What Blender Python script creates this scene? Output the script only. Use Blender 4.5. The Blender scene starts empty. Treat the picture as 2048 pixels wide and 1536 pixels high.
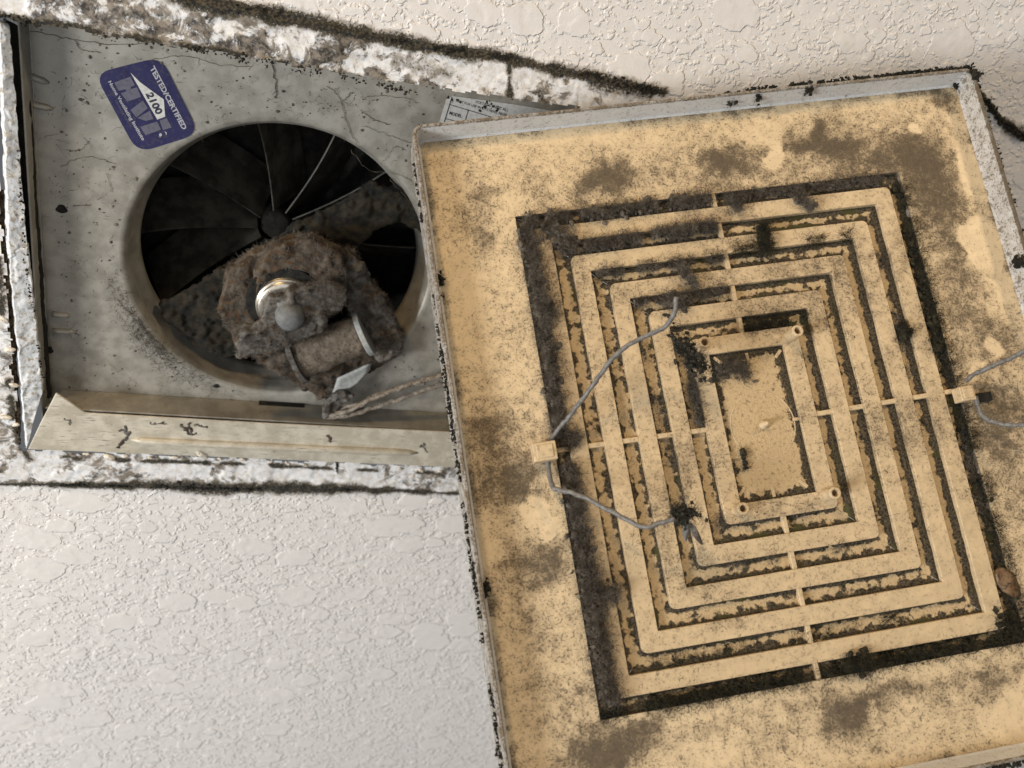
import bpy, bmesh, math, random
import numpy as np
from mathutils import Vector, Matrix

# ------------------------------------------------------------------ camera, world, lamps
U = 0.34                                   # metres per calibration unit
FPX, CX, CY = 1700.0, 1024.0, 768.0        # focal length in photo pixels, image centre
CH = np.array([0.94924, 0.069199, 0.306845])      # ceiling axes seen from the camera (x right, y down, z forward)
CV = np.array([-0.222184, 0.838023, 0.498349])
CN = np.cross(CH, CV)
GH = np.array([0.984614, -0.135863, 0.109898])    # axes of the hanging grille
GV = np.array([0.1562, 0.966231, -0.204939])
GN = np.cross(GH, GV)
HZ = 2.4                                   # ceiling height
R = np.stack([CH, CV, CN])                 # camera frame -> world frame

def ray(p):
    return np.array([(p[0] - CX) / FPX, (p[1] - CY) / FPX, 1.0])
C0 = 0.9 * U * ray((15, 40))               # corner of the ceiling opening
G0 = U * ray((1030, 433))                  # corner of the slotted area of the grille
def to_world(q):
    return R @ (np.asarray(q, float) - C0) + np.array([0, 0, HZ])
def P(p, h=0.0):
    """point of the plane h metres above the ceiling plane (world)"""
    r = ray(p)
    return to_world(r * ((C0 @ CN + h) / (r @ CN)))
def G(p, h=0.0):
    """point on the grille (grille coordinates), h metres behind its back face"""
    r = ray(p)
    q = r * ((G0 @ GN + h) / (r @ GN)) - G0
    return np.array([q @ GH, q @ GV, h])

scene = bpy.context.scene
COL = scene.collection
cam_d = bpy.data.cameras.new('camera')
cam = bpy.data.objects.new('camera', cam_d)
COL.objects.link(cam)
cam_d.sensor_width = 36.0
cam_d.lens = FPX / 2048 * 36.0
cam_d.clip_start = 0.01
cam_d.clip_end = 50
Rc = R @ np.array([[1, 0, 0], [0, -1, 0], [0, 0, -1]]).T
M = Matrix(Rc.tolist()).to_4x4()
M.translation = Vector(to_world((0, 0, 0)))
cam.matrix_world = M
cam_d.dof.use_dof = True
cam_d.dof.focus_distance = 0.345
cam_d.dof.aperture_fstop = 11
scene.camera = cam
scene.view_settings.view_transform = 'Standard'
scene.view_settings.look = 'None'
scene.view_settings.exposure = 0.0
scene.view_settings.gamma = 1.0

world = bpy.data.worlds.new("World")
scene.world = world
world.use_nodes = True
bg = world.node_tree.nodes['Background']
bg.inputs[0].default_value = (0.90, 0.94, 1.0, 1)
bg.inputs[1].default_value = 0.14

def lamp(name, pos_cam, aim_cam, size, energy, col):
    d = bpy.data.lights.new(name, 'AREA')
    d.shape = 'DISK'
    d.size = size
    d.energy = energy
    d.color = col
    o = bpy.data.objects.new(name, d)
    COL.objects.link(o)
    a, b = Vector(to_world(np.array(pos_cam))), Vector(to_world(np.array(aim_cam)))
    o.location = a
    o.rotation_euler = (b - a).to_track_quat('-Z', 'Y').to_euler()
    return o
AIM = (0.02, 0.0, 0.36)
lamp('warm_bulb', (-0.26, -0.56, -0.26), AIM, 0.10, 2.4, (1.0, 0.70, 0.37))
lamp('warm_bulb', (0.62, -0.50, -0.10), AIM, 0.10, 2.3, (1.0, 0.79, 0.53))
lamp('side_fill', (-1.10, 0.38, -0.58), AIM, 0.45, 24.0, (0.97, 0.98, 1.0))  # cool side lamp, added at the left to bring out the ceiling relief
lamp('front_fill', (0.05, 0.75, -1.25), AIM, 1.8, 7.2, (0.95, 0.965, 1.0))  # added broad frontal fill, not a fixture of the room

rng = np.random.default_rng(7)
random.seed(7)

# ------------------------------------------------------------------ numpy noise
def _hash(ix, iy, iz, seed):
    n = (ix.astype(np.int64) * 374761393 + iy.astype(np.int64) * 668265263 + iz.astype(np.int64) * 2147483647 + seed * 974634221) & 0xFFFFFFFF
    n = ((n ^ (n >> 13)) * 1274126177) & 0xFFFFFFFF
    n = ((n ^ (n >> 16)) * 2246822519) & 0xFFFFFFFF
    return ((n ^ (n >> 15)) & 0xFFFFFF) / float(0xFFFFFF)
def vn(x, y, seed=0):
    xi, yi = np.floor(x), np.floor(y)
    fx, fy = x - xi, y - yi
    fx = fx * fx * fx * (fx * (fx * 6 - 15) + 10); fy = fy * fy * fy * (fy * (fy * 6 - 15) + 10)
    z = np.zeros_like(xi)
    a, b = _hash(xi, yi, z, seed), _hash(xi + 1, yi, z, seed)
    c, d = _hash(xi, yi + 1, z, seed), _hash(xi + 1, yi + 1, z, seed)
    return (a + (b - a) * fx) * (1 - fy) + (c + (d - c) * fx) * fy
def fbm(x, y, seed=0, o=4, g=0.5):
    s, a, t = 0.0, 1.0, 0.0
    for i in range(o):
        c, sn = math.cos(i * 1.3), math.sin(i * 1.3)
        s = s + a * vn((x * c - y * sn) * 2 ** i + 17.3 * i, (x * sn + y * c) * 2 ** i - 9.1 * i, seed + i)
        t += a; a *= g
    return s / t
def vn3(x, y, z, seed=0):
    xi, yi, zi = np.floor(x), np.floor(y), np.floor(z)
    fx, fy, fz = x - xi, y - yi, z - zi
    fx, fy, fz = [f * f * (3 - 2 * f) for f in (fx, fy, fz)]
    def l(k):
        a, b = _hash(xi, yi, zi + k, seed), _hash(xi + 1, yi, zi + k, seed)
        c, d = _hash(xi, yi + 1, zi + k, seed), _hash(xi + 1, yi + 1, zi + k, seed)
        return (a + (b - a) * fx) * (1 - fy) + (c + (d - c) * fx) * fy
    return l(0) * (1 - fz) + l(1) * fz
def fbm3(p, s, seed=0, o=4):
    r, a, t = 0.0, 1.0, 0.0
    for i in range(o):
        r = r + a * vn3(p[:, 0] * s * 2 ** i + 3.1 * i, p[:, 1] * s * 2 ** i, p[:, 2] * s * 2 ** i - 5.7 * i, seed + i)
        t += a; a *= 0.5
    return r / t
def ss(a, b, x):
    t = np.clip((x - a) / (b - a), 0, 1)
    return t * t * (3 - 2 * t)
def pl_dist(x, y, pts):
    """distance to a polyline, and position along it (0..1)"""
    best = np.full(x.shape, 1e9); along = np.zeros(x.shape)
    n = len(pts) - 1
    for i in range(n):
        ax, ay = pts[i][:2]; bx, by = pts[i + 1][:2]
        dx, dy = bx - ax, by - ay
        t = np.clip(((x - ax) * dx + (y - ay) * dy) / (dx * dx + dy * dy), 0, 1)
        d = np.hypot(x - ax - t * dx, y - ay - t * dy)
        m = d < best
        best = np.where(m, d, best); along = np.where(m, (i + t) / n, along)
    return best, along

# ------------------------------------------------------------------ object helpers
def tag(o, label=None, cat=None, group=None, kind=None):
    if label: o['label'] = label
    if cat: o['category'] = cat
    if group: o['group'] = group
    if kind: o['kind'] = kind
    return o
def empty(name, loc=(0, 0, 0), mat=None, **k):
    o = bpy.data.objects.new(name, None)
    o.empty_display_size = 0.02
    COL.objects.link(o)
    if mat is not None: o.matrix_world = mat
    else: o.location = loc
    return tag(o, **k)
def link(name, me, mat, parent=None, world_pts=False):
    o = bpy.data.objects.new(name, me)
    COL.objects.link(o)
    if mat is not None and len(me.materials) == 0: me.materials.append(mat)
    if parent is not None:
        o.parent = parent
    return o
def mesh_np(name, V, F, mat, parent=None, attrs=None, smooth=True):
    """F: (n,4) or (n,3) int array"""
    V = np.asarray(V, np.float64); F = np.asarray(F, np.int32)
    me = bpy.data.meshes.new(name)
    k = F.shape[1]
    me.vertices.add(len(V)); me.vertices.foreach_set('co', V.astype(np.float32).ravel())
    me.loops.add(F.size); me.loops.foreach_set('vertex_index', F.ravel())
    me.polygons.add(len(F))
    me.polygons.foreach_set('loop_start', np.arange(0, F.size, k, dtype=np.int32))
    me.polygons.foreach_set('loop_total', np.full(len(F), k, np.int32))
    me.polygons.foreach_set('use_smooth', np.full(len(F), smooth))
    for an, av in (attrs or {}).items():
        a = me.attributes.new(an, 'FLOAT', 'POINT')
        a.data.foreach_set('value', np.asarray(av, np.float32).ravel())
    me.update(); me.validate()
    return link(name, me, mat, parent)
def mesh_bm(name, bm, mat, parent=None, smooth=False):
    me = bpy.data.meshes.new(name)
    bm.normal_update()
    bm.to_mesh(me); bm.free()
    for p in me.polygons: p.use_smooth = smooth
    return link(name, me, mat, parent)
def grid_faces(nu, nv, keep=None):
    i = np.arange((nu - 1) * (nv - 1)); r, c = i // (nu - 1), i % (nu - 1)
    a = r * nu + c
    F = np.stack([a, a + 1, a + nu + 1, a + nu], 1)
    if keep is not None: F = F[keep[F].all(1)]
    return F
def compact(V, F, attrs):
    used = np.zeros(len(V), bool); used[F.ravel()] = True
    idx = np.cumsum(used) - 1
    return V[used], idx[F], {k: v[used] for k, v in attrs.items()}
def box(bm, lo, hi, M4=None):
    lo, hi = np.minimum(lo, hi), np.maximum(lo, hi)
    vs = [bm.verts.new((x, y, z)) for z in (lo[2], hi[2]) for y in (lo[1], hi[1]) for x in (lo[0], hi[0])]
    for f in ((0, 2, 3, 1), (4, 5, 7, 6), (0, 1, 5, 4), (2, 6, 7, 3), (0, 4, 6, 2), (1, 3, 7, 5)):
        bm.faces.new([vs[i] for i in f])
    if M4 is not None:
        for v in vs: v.co = M4 @ v.co
    return vs
def bev(bm, w, seg=1, ang=30):
    es = [e for e in bm.edges if len(e.link_faces) == 2 and e.calc_face_angle(0) > math.radians(ang)]
    bmesh.ops.bevel(bm, geom=es, offset=w, segments=seg, affect='EDGES', profile=0.5)
def prism(bm, poly, z0, z1):
    """poly: list of (x,y) or (x,y,z)"""
    a = [bm.verts.new((p[0], p[1], z0)) for p in poly]
    b = [bm.verts.new((p[0], p[1], z1)) for p in poly]
    n = len(poly)
    bm.faces.new(a); bm.faces.new(b[::-1])
    for i in range(n): bm.faces.new((a[i], b[i], b[(i + 1) % n], a[(i + 1) % n]))
    bmesh.ops.recalc_face_normals(bm, faces=bm.faces[:])
def spline(pts, n):
    pts = np.asarray(pts, float)
    P4 = np.vstack([2 * pts[0] - pts[1], pts, 2 * pts[-1] - pts[-2]])
    out = []
    m = len(pts) - 1
    for t in np.linspace(0, m - 1e-9, n):
        i = int(t); f = t - i
        a, b, c, d = P4[i:i + 4]
        out.append(0.5 * (2 * b + (c - a) * f + (2 * a - 5 * b + 4 * c - d) * f * f + (3 * b - a - 3 * c + d) * f ** 3))
    return np.array(out)
def tube_np(path, rad, seg=8):
    """a single tube with end caps; path (n,3), rad scalar or (n,)"""
    path = np.asarray(path, float); n = len(path); rad = np.broadcast_to(rad, (n,))
    T = np.gradient(path, axis=0); T /= np.linalg.norm(T, axis=1, keepdims=True) + 1e-12
    ref = np.array([0.3, 0.2, 1.0]); V = []
    u = np.cross(T[0], ref)
    for i in range(n):
        u = u - T[i] * (u @ T[i]); u /= np.linalg.norm(u) + 1e-12
        w = np.cross(T[i], u)
        a = np.arange(seg) * 2 * math.pi / seg
        V.append(path[i] + rad[i] * (np.cos(a)[:, None] * u + np.sin(a)[:, None] * w))
    V = np.vstack(V)
    F = []
    for i in range(n - 1):
        for j in range(seg):
            k = (j + 1) % seg
            F.append((i * seg + j, i * seg + k, (i + 1) * seg + k, (i + 1) * seg + j))
    b = len(V)
    V = np.vstack([V, path[0], path[-1]])
    for j in range(seg):
        k = (j + 1) % seg
        F.append((b, k, j, j)); F.append((b + 1, (n - 1) * seg + j, (n - 1) * seg + k, (n - 1) * seg + k))
    return V, F
def tube(name, path, rad, mat, parent=None, seg=8):
    V, F = tube_np(path, rad, seg)
    bm = bmesh.new()
    vs = [bm.verts.new(v) for v in V]
    for f in F:
        f = list(dict.fromkeys(f))
        bm.faces.new([vs[i] for i in f])
    return mesh_bm(name, bm, mat, parent, True)
def fibers(P0, D0, length, K, rad, curl, seed=0, pull=None):
    """many thin random-walk fibres -> V, F (quads); P0,D0 (n,3); length (n,), rad (n,)"""
    r = np.random.default_rng(seed)
    n = len(P0)
    d = D0 / (np.linalg.norm(D0, axis=1, keepdims=True) + 1e-9)
    bend = r.normal(size=(n, 3)) * curl
    pts = [P0]
    step = (length / K)[:, None]
    for k in range(K):
        bend = 0.6 * bend + r.normal(size=(n, 3)) * curl * 0.8
        d = d + bend
        if pull is not None: d = d + pull
        d /= np.linalg.norm(d, axis=1, keepdims=True) + 1e-9
        pts.append(pts[-1] + d * step)
    Q = np.stack(pts, 1)                       # n,K+1,3
    T = np.gradient(Q, axis=1)
    T /= np.linalg.norm(T, axis=2, keepdims=True) + 1e-12
    ref = r.normal(size=(n, 1, 3))
    u = np.cross(T, np.broadcast_to(ref, T.shape)); u /= np.linalg.norm(u, axis=2, keepdims=True) + 1e-9
    w = np.cross(T, u)
    taper = np.linspace(1, 0.45, K + 1)[None, :, None] * rad[:, None, None]
    ring = [Q + taper * (math.cos(a) * u + math.sin(a) * w) for a in (0, 2.094, 4.189)]
    V = np.stack(ring, 2).reshape(-1, 3)       # n,K+1,3verts
    base = (np.arange(n) * (K + 1) * 3)[:, None, None]
    k = (np.arange(K) * 3)[None, :, None]
    j = np.arange(3)[None, None, :]
    j2 = (j + 1) % 3
    F = np.stack([base + k + j, base + k + j2, base + k + 3 + j2, base + k + 3 + j], -1).reshape(-1, 4)
    return V, F
def lumps(C, rad, seed=0, flat=None, flatness=1.0, rough=0.75):
    """irregular chunks: C (n,3) centres, rad (n,)"""
    bm = bmesh.new(); bmesh.ops.create_icosphere(bm, subdivisions=2, radius=1.0)
    S = np.array([v.co[:] for v in bm.verts]); T = np.array([[v.index for v in f.verts] for f in bm.faces]); bm.free()
    r = np.random.default_rng(seed); n = len(C)
    off = r.uniform(0, 100, (n, 1, 3))
    q = (S[None] * 1.6 + off).reshape(-1, 3)
    k = (1 - rough) + 2 * rough * fbm3(q, 1.0, seed, 3)
    sc = r.uniform(0.6, 1.4, (n, 1, 3))
    L = S[None] * k.reshape(n, -1, 1) * sc * rad[:, None, None]
    if flat is not None:
        L = L - flat * (L @ flat)[..., None] * (1 - flatness)
    V = (C[:, None] + L).reshape(-1, 3)
    F = (T[None] + (np.arange(n) * len(S))[:, None, None]).reshape(-1, 3)
    return V, F
def join(parts):
    """parts: list of (V, F) with tri or quad F -> V, triangles"""
    Vs, Fs, b = [], [], 0
    for V, F in parts:
        F = np.asarray(F)
        if F.shape[1] == 4: F = np.vstack([F[:, [0, 1, 2]], F[:, [0, 2, 3]]])
        Vs.append(V); Fs.append(F + b); b += len(V)
    return np.vstack(Vs), np.vstack(Fs)

# ------------------------------------------------------------------ materials
class N:
    def __init__(s, name):
        s.m = bpy.data.materials.new(name); s.m.use_nodes = True
        s.t = s.m.node_tree; s.n = s.t.nodes; s.l = s.t.links
        s.b = s.n['Principled BSDF']
        s.co = s.n.new('ShaderNodeTexCoord').outputs['Object']
    def lk(s, a, b): s.l.new(a, b)
    def noise(s, scale, detail=4, rough=0.55, vec=None, dist=0.0, sx=None):
        n = s.n.new('ShaderNodeTexNoise'); n.inputs['Scale'].default_value = scale
        n.inputs['Detail'].default_value = detail; n.inputs['Roughness'].default_value = rough
        n.inputs['Distortion'].default_value = dist
        v = vec or s.co
        if sx:
            mp = s.n.new('ShaderNodeMapping'); mp.inputs['Scale'].default_value = sx; s.lk(v, mp.inputs['Vector']); v = mp.outputs[0]
        s.lk(v, n.inputs['Vector'])
        return n.outputs['Fac']
    def voro(s, scale, feature='F1'):
        n = s.n.new('ShaderNodeTexVoronoi'); n.feature = feature; n.inputs['Scale'].default_value = scale
        s.lk(s.co, n.inputs['Vector']); return n.outputs['Distance']
    def mr(s, v, a, b, c=0.0, d=1.0):
        n = s.n.new('ShaderNodeMapRange'); n.interpolation_type = 'SMOOTHSTEP'
        s.inp(n.inputs[0], v)
        for i, x in ((1, a), (2, b), (3, c), (4, d)): s.inp(n.inputs[i], x)
        return n.outputs[0]
    def inp(s, sock, v):
        if isinstance(v, (int, float)): sock.default_value = v
        elif isinstance(v, tuple): sock.default_value = v if len(v) == 4 else (*v, 1)
        else: s.lk(v, sock)
    def ma(s, op, a, b=0.0, clamp=False):
        n = s.n.new('ShaderNodeMath'); n.operation = op; n.use_clamp = clamp
        s.inp(n.inputs[0], a); s.inp(n.inputs[1], b); return n.outputs[0]
    def mix(s, f, a, b):
        n = s.n.new('ShaderNodeMix'); n.data_type = 'RGBA'
        s.inp(n.inputs[0], f); s.inp(n.inputs[6], a); s.inp(n.inputs[7], b); return n.outputs[2]
    def at(s, name):
        n = s.n.new('ShaderNodeAttribute'); n.attribute_name = name; return n.outputs['Fac']
    def bump(s, h, dist, strength=1.0, nrm=None):
        n = s.n.new('ShaderNodeBump'); n.inputs['Distance'].default_value = dist; n.inputs['Strength'].default_value = strength
        s.lk(h, n.inputs['Height'])
        if nrm: s.lk(nrm, n.inputs['Normal'])
        s.lk(n.outputs[0], s.b.inputs['Normal']); return n.outputs[0]
    def done(s, col, rough=0.5, metal=0.0, spec=0.5):
        s.inp(s.b.inputs['Base Color'], col); s.inp(s.b.inputs['Roughness'], rough); s.inp(s.b.inputs['Metallic'], metal)
        s.inp(s.b.inputs['Specular IOR Level'], spec)
        return s.m

def m_ceiling():
    k = N('ceiling_paint')
    mould, peel = k.at('mould'), k.at('peel')
    n1, n2 = k.noise(900, 5), k.noise(160, 5)
    n3 = k.noise(380, 6, 0.65); n4 = k.noise(110, 8, 0.76, dist=0.8)
    white = k.mix(k.mr(n2, 0.3, 0.7), (0.73, 0.685, 0.625), (0.77, 0.725, 0.665))
    dirty = k.mix(k.mr(n3, 0.40, 0.60), (0.040, 0.034, 0.026), (0.25, 0.21, 0.162))
    # grime in the peeling band
    gn = k.ma('ADD', k.ma('MULTIPLY', n3, 0.25), k.ma('MULTIPLY', n4, 0.75))
    g = k.mr(k.ma('ADD', gn, k.ma('MULTIPLY', k.ma('SUBTRACT', peel, 0.8), 0.20)), 0.510, 0.60)
    g = k.ma('MULTIPLY', g, k.mr(peel, 0.1, 0.5))
    white = k.mix(k.mr(peel, 0.2, 0.8), white, k.mix(k.mr(n3, 0.4, 0.6), (0.78, 0.77, 0.75), (0.66, 0.62, 0.56)))
    col = k.mix(g, white, dirty)
    blk = k.mix(k.mr(n1, 0.45, 0.62), (0.014, 0.013, 0.010), (0.075, 0.060, 0.034))
    halo = k.ma('MULTIPLY', k.mr(k.ma('ADD', mould, k.ma('MULTIPLY', k.ma('SUBTRACT', n3, 0.5), 0.9)), 0.05, 0.55), 0.75)
    col = k.mix(halo, col, (0.15, 0.12, 0.08))
    f = k.ma('ADD', mould, k.ma('MULTIPLY', k.ma('SUBTRACT', n1, 0.5), 1.5))
    f = k.ma('MULTIPLY', k.mr(f, 0.40, 0.66), k.mr(mould, 0.03, 0.2))
    col = k.mix(f, col, blk)
    # knock-down relief: flattened splatters with crisp edges
    wn = k.n.new('ShaderNodeTexNoise'); wn.inputs['Scale'].default_value = 170; wn.inputs['Detail'].default_value = 3
    k.lk(k.co, wn.inputs['Vector'])
    vs = k.n.new('ShaderNodeVectorMath'); vs.operation = 'SUBTRACT'; k.lk(wn.outputs['Color'], vs.inputs[0]); vs.inputs[1].default_value = (0.5, 0.5, 0.5)
    vm = k.n.new('ShaderNodeVectorMath'); vm.operation = 'SCALE'; k.lk(vs.outputs[0], vm.inputs[0]); vm.inputs['Scale'].default_value = 0.0075
    va = k.n.new('ShaderNodeVectorMath'); va.operation = 'ADD'; k.lk(k.co, va.inputs[0]); k.lk(vm.outputs[0], va.inputs[1])
    wv = va.outputs[0]
    def splat(scale, edge, rmin, rmax, keep, sy=1.3):
        mp = k.n.new('ShaderNodeMapping'); mp.inputs['Scale'].default_value = (1, sy, 1); k.lk(wv, mp.inputs['Vector'])
        v = k.n.new('ShaderNodeTexVoronoi'); v.inputs['Scale'].default_value = scale; k.lk(mp.outputs[0], v.inputs['Vector'])
        sx = k.n.new('ShaderNodeSeparateColor'); k.lk(v.outputs['Color'], sx.inputs[0])
        rad = k.mr(sx.outputs[0], 0.0, 1.0, rmin, rmax)
        on = k.ma('LESS_THAN', sx.outputs[1], keep)
        return k.ma('MULTIPLY', k.mr(k.ma('SUBTRACT', rad, v.outputs['Distance']), 0.0, edge), on)
    big = splat(46, 0.045, 0.20, 0.60, 0.66, 1.5); med = splat(125, 0.11, 0.16, 0.52, 0.86, 1.6); bead = k.ma('MAXIMUM', splat(300, 0.34, 0.24, 0.54, 0.97, 1.4), splat(215, 0.24, 0.18, 0.50, 0.75, 1.5))
    fine_ = splat(520, 0.36, 0.16, 0.48, 0.55, 1.1)
    hmx = k.ma('MAXIMUM', k.ma('MAXIMUM', k.ma('MULTIPLY', big, 1.0), k.ma('MULTIPLY', med, 0.82)), k.ma('MAXIMUM', k.ma('MULTIPLY', bead, 0.80), k.ma('MULTIPLY', fine_, 0.60)))
    flatp = k.mr(k.noise(26, 2, 0.5, wv), 0.58, 0.66, 1.0, 0.6)
    hmx = k.ma('MULTIPLY', k.ma('MULTIPLY', hmx, flatp), k.mr(peel, 0.0, 0.4, 1, 0))
    b1 = k.n.new('ShaderNodeBump'); b1.inputs['Distance'].default_value = 0.00050; b1.inputs['Strength'].default_value = 1.0
    k.lk(hmx, b1.inputs['Height'])
    k.bump(k.ma('ADD', k.noise(1500, 4), k.ma('MULTIPLY', n3, k.ma('MULTIPLY', peel, 2.5))), 0.0003, 0.35, b1.outputs[0])
    return k.done(col, k.mr(f, 0, 1, 0.36, 0.9), 0, 0.5)
def m_plastic(name, base=(0.745, 0.58, 0.355), veil=0.5, speck=0.35):
    k = N(name)
    dirt = k.at('dirt')
    fine = k.noise(1150, 3, 0.55); mid = k.noise(430, 5, 0.62, dist=0.8); big = k.noise(95, 4); soft = k.noise(240, 3, 0.5)
    col = k.mix(k.mr(big, 0.32, 0.68), base, tuple(c * 0.92 for c in base))
    # thin dusty veil
    v = k.ma('MULTIPLY', k.mr(soft, 0.25, 0.75, 0.35, 1.0), k.ma('ADD', k.mr(dirt, 0.05, 1.1, 0.0, 0.95), veil * 0.5), True)
    col = k.mix(v, col, (0.25, 0.185, 0.108))
    sm = k.mr(k.ma('ADD', dirt, k.ma('MULTIPLY', k.ma('SUBTRACT', mid, 0.5), 0.55)), 0.36, 1.45, 0, 0.85)
    col = k.mix(sm, col, (0.085, 0.070, 0.047))
    # separate specks of mould, denser where it is dirtier
    th = k.ma('SUBTRACT', k.mr(soft, 0.3, 0.7, 0.715, 0.63), k.ma('MULTIPLY', dirt, 0.19))
    sp = k.mr(k.ma('SUBTRACT', fine, th), -0.01 - speck * 0.05, 0.04)
    col = k.mix(k.ma('MULTIPLY', sp, 0.68), col, (0.085, 0.063, 0.040))
    th2 = k.ma('SUBTRACT', 0.645, k.ma('MULTIPLY', dirt, 0.14))
    sp2 = k.mr(k.ma('SUBTRACT', mid, th2), -0.02 - speck * 0.02, 0.09)
    col = k.mix(k.ma('MULTIPLY', sp2, 0.7), col, (0.085, 0.066, 0.042))
    fl = k.noise(620, 3, 0.5, None, 0.5)
    col = k.mix(k.ma('MULTIPLY', k.mr(k.ma('ADD', fl, k.ma('MULTIPLY', dirt, 0.10)), 0.54, 0.70), 0.24 + 0.24 * speck), col, (0.15, 0.108, 0.062))
    k.bump(k.ma('ADD', fine, k.ma('MULTIPLY', mid, k.ma('ADD', dirt, 0.3))), 0.0002, 0.4)
    return k.done(col, k.mr(k.ma('ADD', v, sm), 0, 1, 0.42, 0.85), 0, 0.35)
def m_floor():
    k = N('grimy_slot_plastic')
    e = k.at('dirt')
    n1, n2, n3 = k.noise(330, 5, 0.6), k.noise(1300, 4), k.noise(90, 3)
    col = k.mix(k.mr(k.noise(700, 4), 0.5, 0.75), (0.50, 0.37, 0.205), (0.27, 0.19, 0.10))
    f = k.ma('ADD', e, k.ma('MULTIPLY', k.ma('SUBTRACT', n1, 0.5), 1.5))
    f = k.mr(f, 0.38, 0.56)
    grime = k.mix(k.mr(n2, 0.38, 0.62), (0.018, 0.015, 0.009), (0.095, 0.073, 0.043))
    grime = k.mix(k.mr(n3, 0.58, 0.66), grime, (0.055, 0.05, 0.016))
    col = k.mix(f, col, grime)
    k.bump(k.ma('ADD', k.ma('MULTIPLY', f, 1.0), n2), 0.0006, 0.7)
    return k.done(col, 0.75, 0, 0.3)
def m_metal(name='galvanised_steel', a=(0.275, 0.256, 0.212), b=(0.365, 0.342, 0.29), dust=0.6, metal=0.3, scratch=False):
    k = N(name)
    n1, n2, n3 = k.noise(130, 4), k.noise(900, 4, 0.6), k.noise(330, 4, 0.55, dist=2.5)
    col = k.mix(k.mr(n1, 0.35, 0.65), a, b)
    col = k.mix(k.ma('MULTIPLY', k.mr(n3, 0.62, 0.72), dust), col, (0.09, 0.08, 0.06))
    col = k.mix(k.ma('MULTIPLY', k.mr(n2, 0.66, 0.72), 0.7), col, (0.07, 0.06, 0.05))
    if scratch:
        mp = k.n.new('ShaderNodeMapping'); mp.inputs['Rotation'].default_value = (0, 0, 0.85); mp.inputs['Scale'].default_value = (150, 1100, 300)
        k.lk(k.co, mp.inputs['Vector']); sc = k.noise(1.0, 3, 0.6, mp.outputs[0])
        col = k.mix(k.ma('MULTIPLY', k.mr(sc, 0.56, 0.70), k.mr(n1, 0.40, 0.55, 0.15, 0.85)), col, (0.22, 0.18, 0.12))
    k.bump(n2, 0.0001, 0.4)
    return k.done(col, k.mr(n1, 0.3, 0.7, 0.36, 0.55), metal, 0.45)
def m_noise(name, cols, scale=400, rough=0.85, dist=0.0004, detail=6, metal=0.0, strength=0.7):
    k = N(name)
    n = k.noise(scale, detail, 0.6); n2 = k.noise(scale * 3.1, 4)
    c = k.mix(k.mr(n, 0.36, 0.62), cols[0], cols[1])
    if len(cols) > 2: c = k.mix(k.mr(n2, 0.52, 0.64), c, cols[2])
    k.bump(k.ma('ADD', n, k.ma('MULTIPLY', n2, 0.5)), dist, strength)
    return k.done(c, rough, metal, 0.35)
def m_flat(name, col, rough=0.5, metal=0.0, spec=0.4):
    k = N(name)
    n = k.noise(700, 4)
    c = k.mix(k.mr(n, 0.4, 0.75), col, tuple(x * 0.72 for x in col))
    return k.done(c, rough, metal, spec)

MC = m_ceiling()
MP = m_plastic('aged_cream_plastic')
MRIM = m_plastic('rim_plastic', (0.62, 0.625, 0.61), 0.2, 0.0)
MRING = m_plastic('louver_plastic', (0.68, 0.52, 0.31), 0.8, 0.65)
MFLOOR = m_floor()
MM = m_metal()
MFL = m_metal('flange_steel', (0.46, 0.41, 0.31), (0.60, 0.545, 0.43), 0.5, 0.10, True)
MFUZZ = m_noise('brown_fuzz', ((0.024, 0.017, 0.010), (0.100, 0.080, 0.058), (0.080, 0.042, 0.018)), 150, 0.9, 0.0008)
MGREY = m_noise('grey_dust', ((0.042, 0.033, 0.024), (0.145, 0.135, 0.118), (0.065, 0.042, 0.024)), 180)
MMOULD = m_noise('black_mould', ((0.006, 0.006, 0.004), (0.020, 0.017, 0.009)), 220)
MLINT = m_noise('lint', ((0.056, 0.046, 0.034), (0.15, 0.128, 0.10)), 240, 0.95)
MLINT2 = m_noise('dark_lint', ((0.014, 0.013, 0.007), (0.042, 0.036, 0.019)), 300, 0.95)
MDUSTF = m_noise('motor_lint', ((0.085, 0.066, 0.047), (0.20, 0.178, 0.148)), 120, 0.95)
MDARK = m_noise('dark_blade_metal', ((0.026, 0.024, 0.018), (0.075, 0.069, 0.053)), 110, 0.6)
MBRK = m_noise('mouldy_bracket', ((0.006, 0.006, 0.004), (0.024, 0.0185, 0.010)), 200, 0.9, 0.0006)
MBLACK = m_noise('recess_black', ((0.006, 0.006, 0.005), (0.02, 0.018, 0.014)), 300, 0.9)  # near-black colour puts the dark of holes, recesses and inlet into the surface
MSHINY = m_flat('bright_steel', (0.62, 0.56, 0.46), 0.34, 1.0)
MDOME = m_noise('grey_cap', ((0.125, 0.128, 0.12), (0.165, 0.165, 0.155)), 500, 0.6, 0.0001)
MCOIL = m_noise('coil_tape', ((0.12, 0.092, 0.062), (0.175, 0.14, 0.10), (0.08, 0.058, 0.038)), 260, 0.8, 0.0002)
MWHITE = m_noise('white_nylon', ((0.40, 0.41, 0.385), (0.31, 0.31, 0.28)), 500, 0.5, 0.0001)
MWIRE = m_noise('spring_steel', ((0.20, 0.195, 0.185), (0.135, 0.125, 0.11)), 700, 0.6, 0.0002, 4, 0.25)
MCABLE = m_noise('dusty_cable', ((0.17, 0.135, 0.095), (0.30, 0.265, 0.215), (0.07, 0.05, 0.032)), 420, 0.8)
MPLASTER = m_noise('peeling_plaster', ((0.66, 0.67, 0.66), (0.72, 0.72, 0.71), (0.42, 0.38, 0.31)), 170, 0.92, 0.0004)
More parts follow.
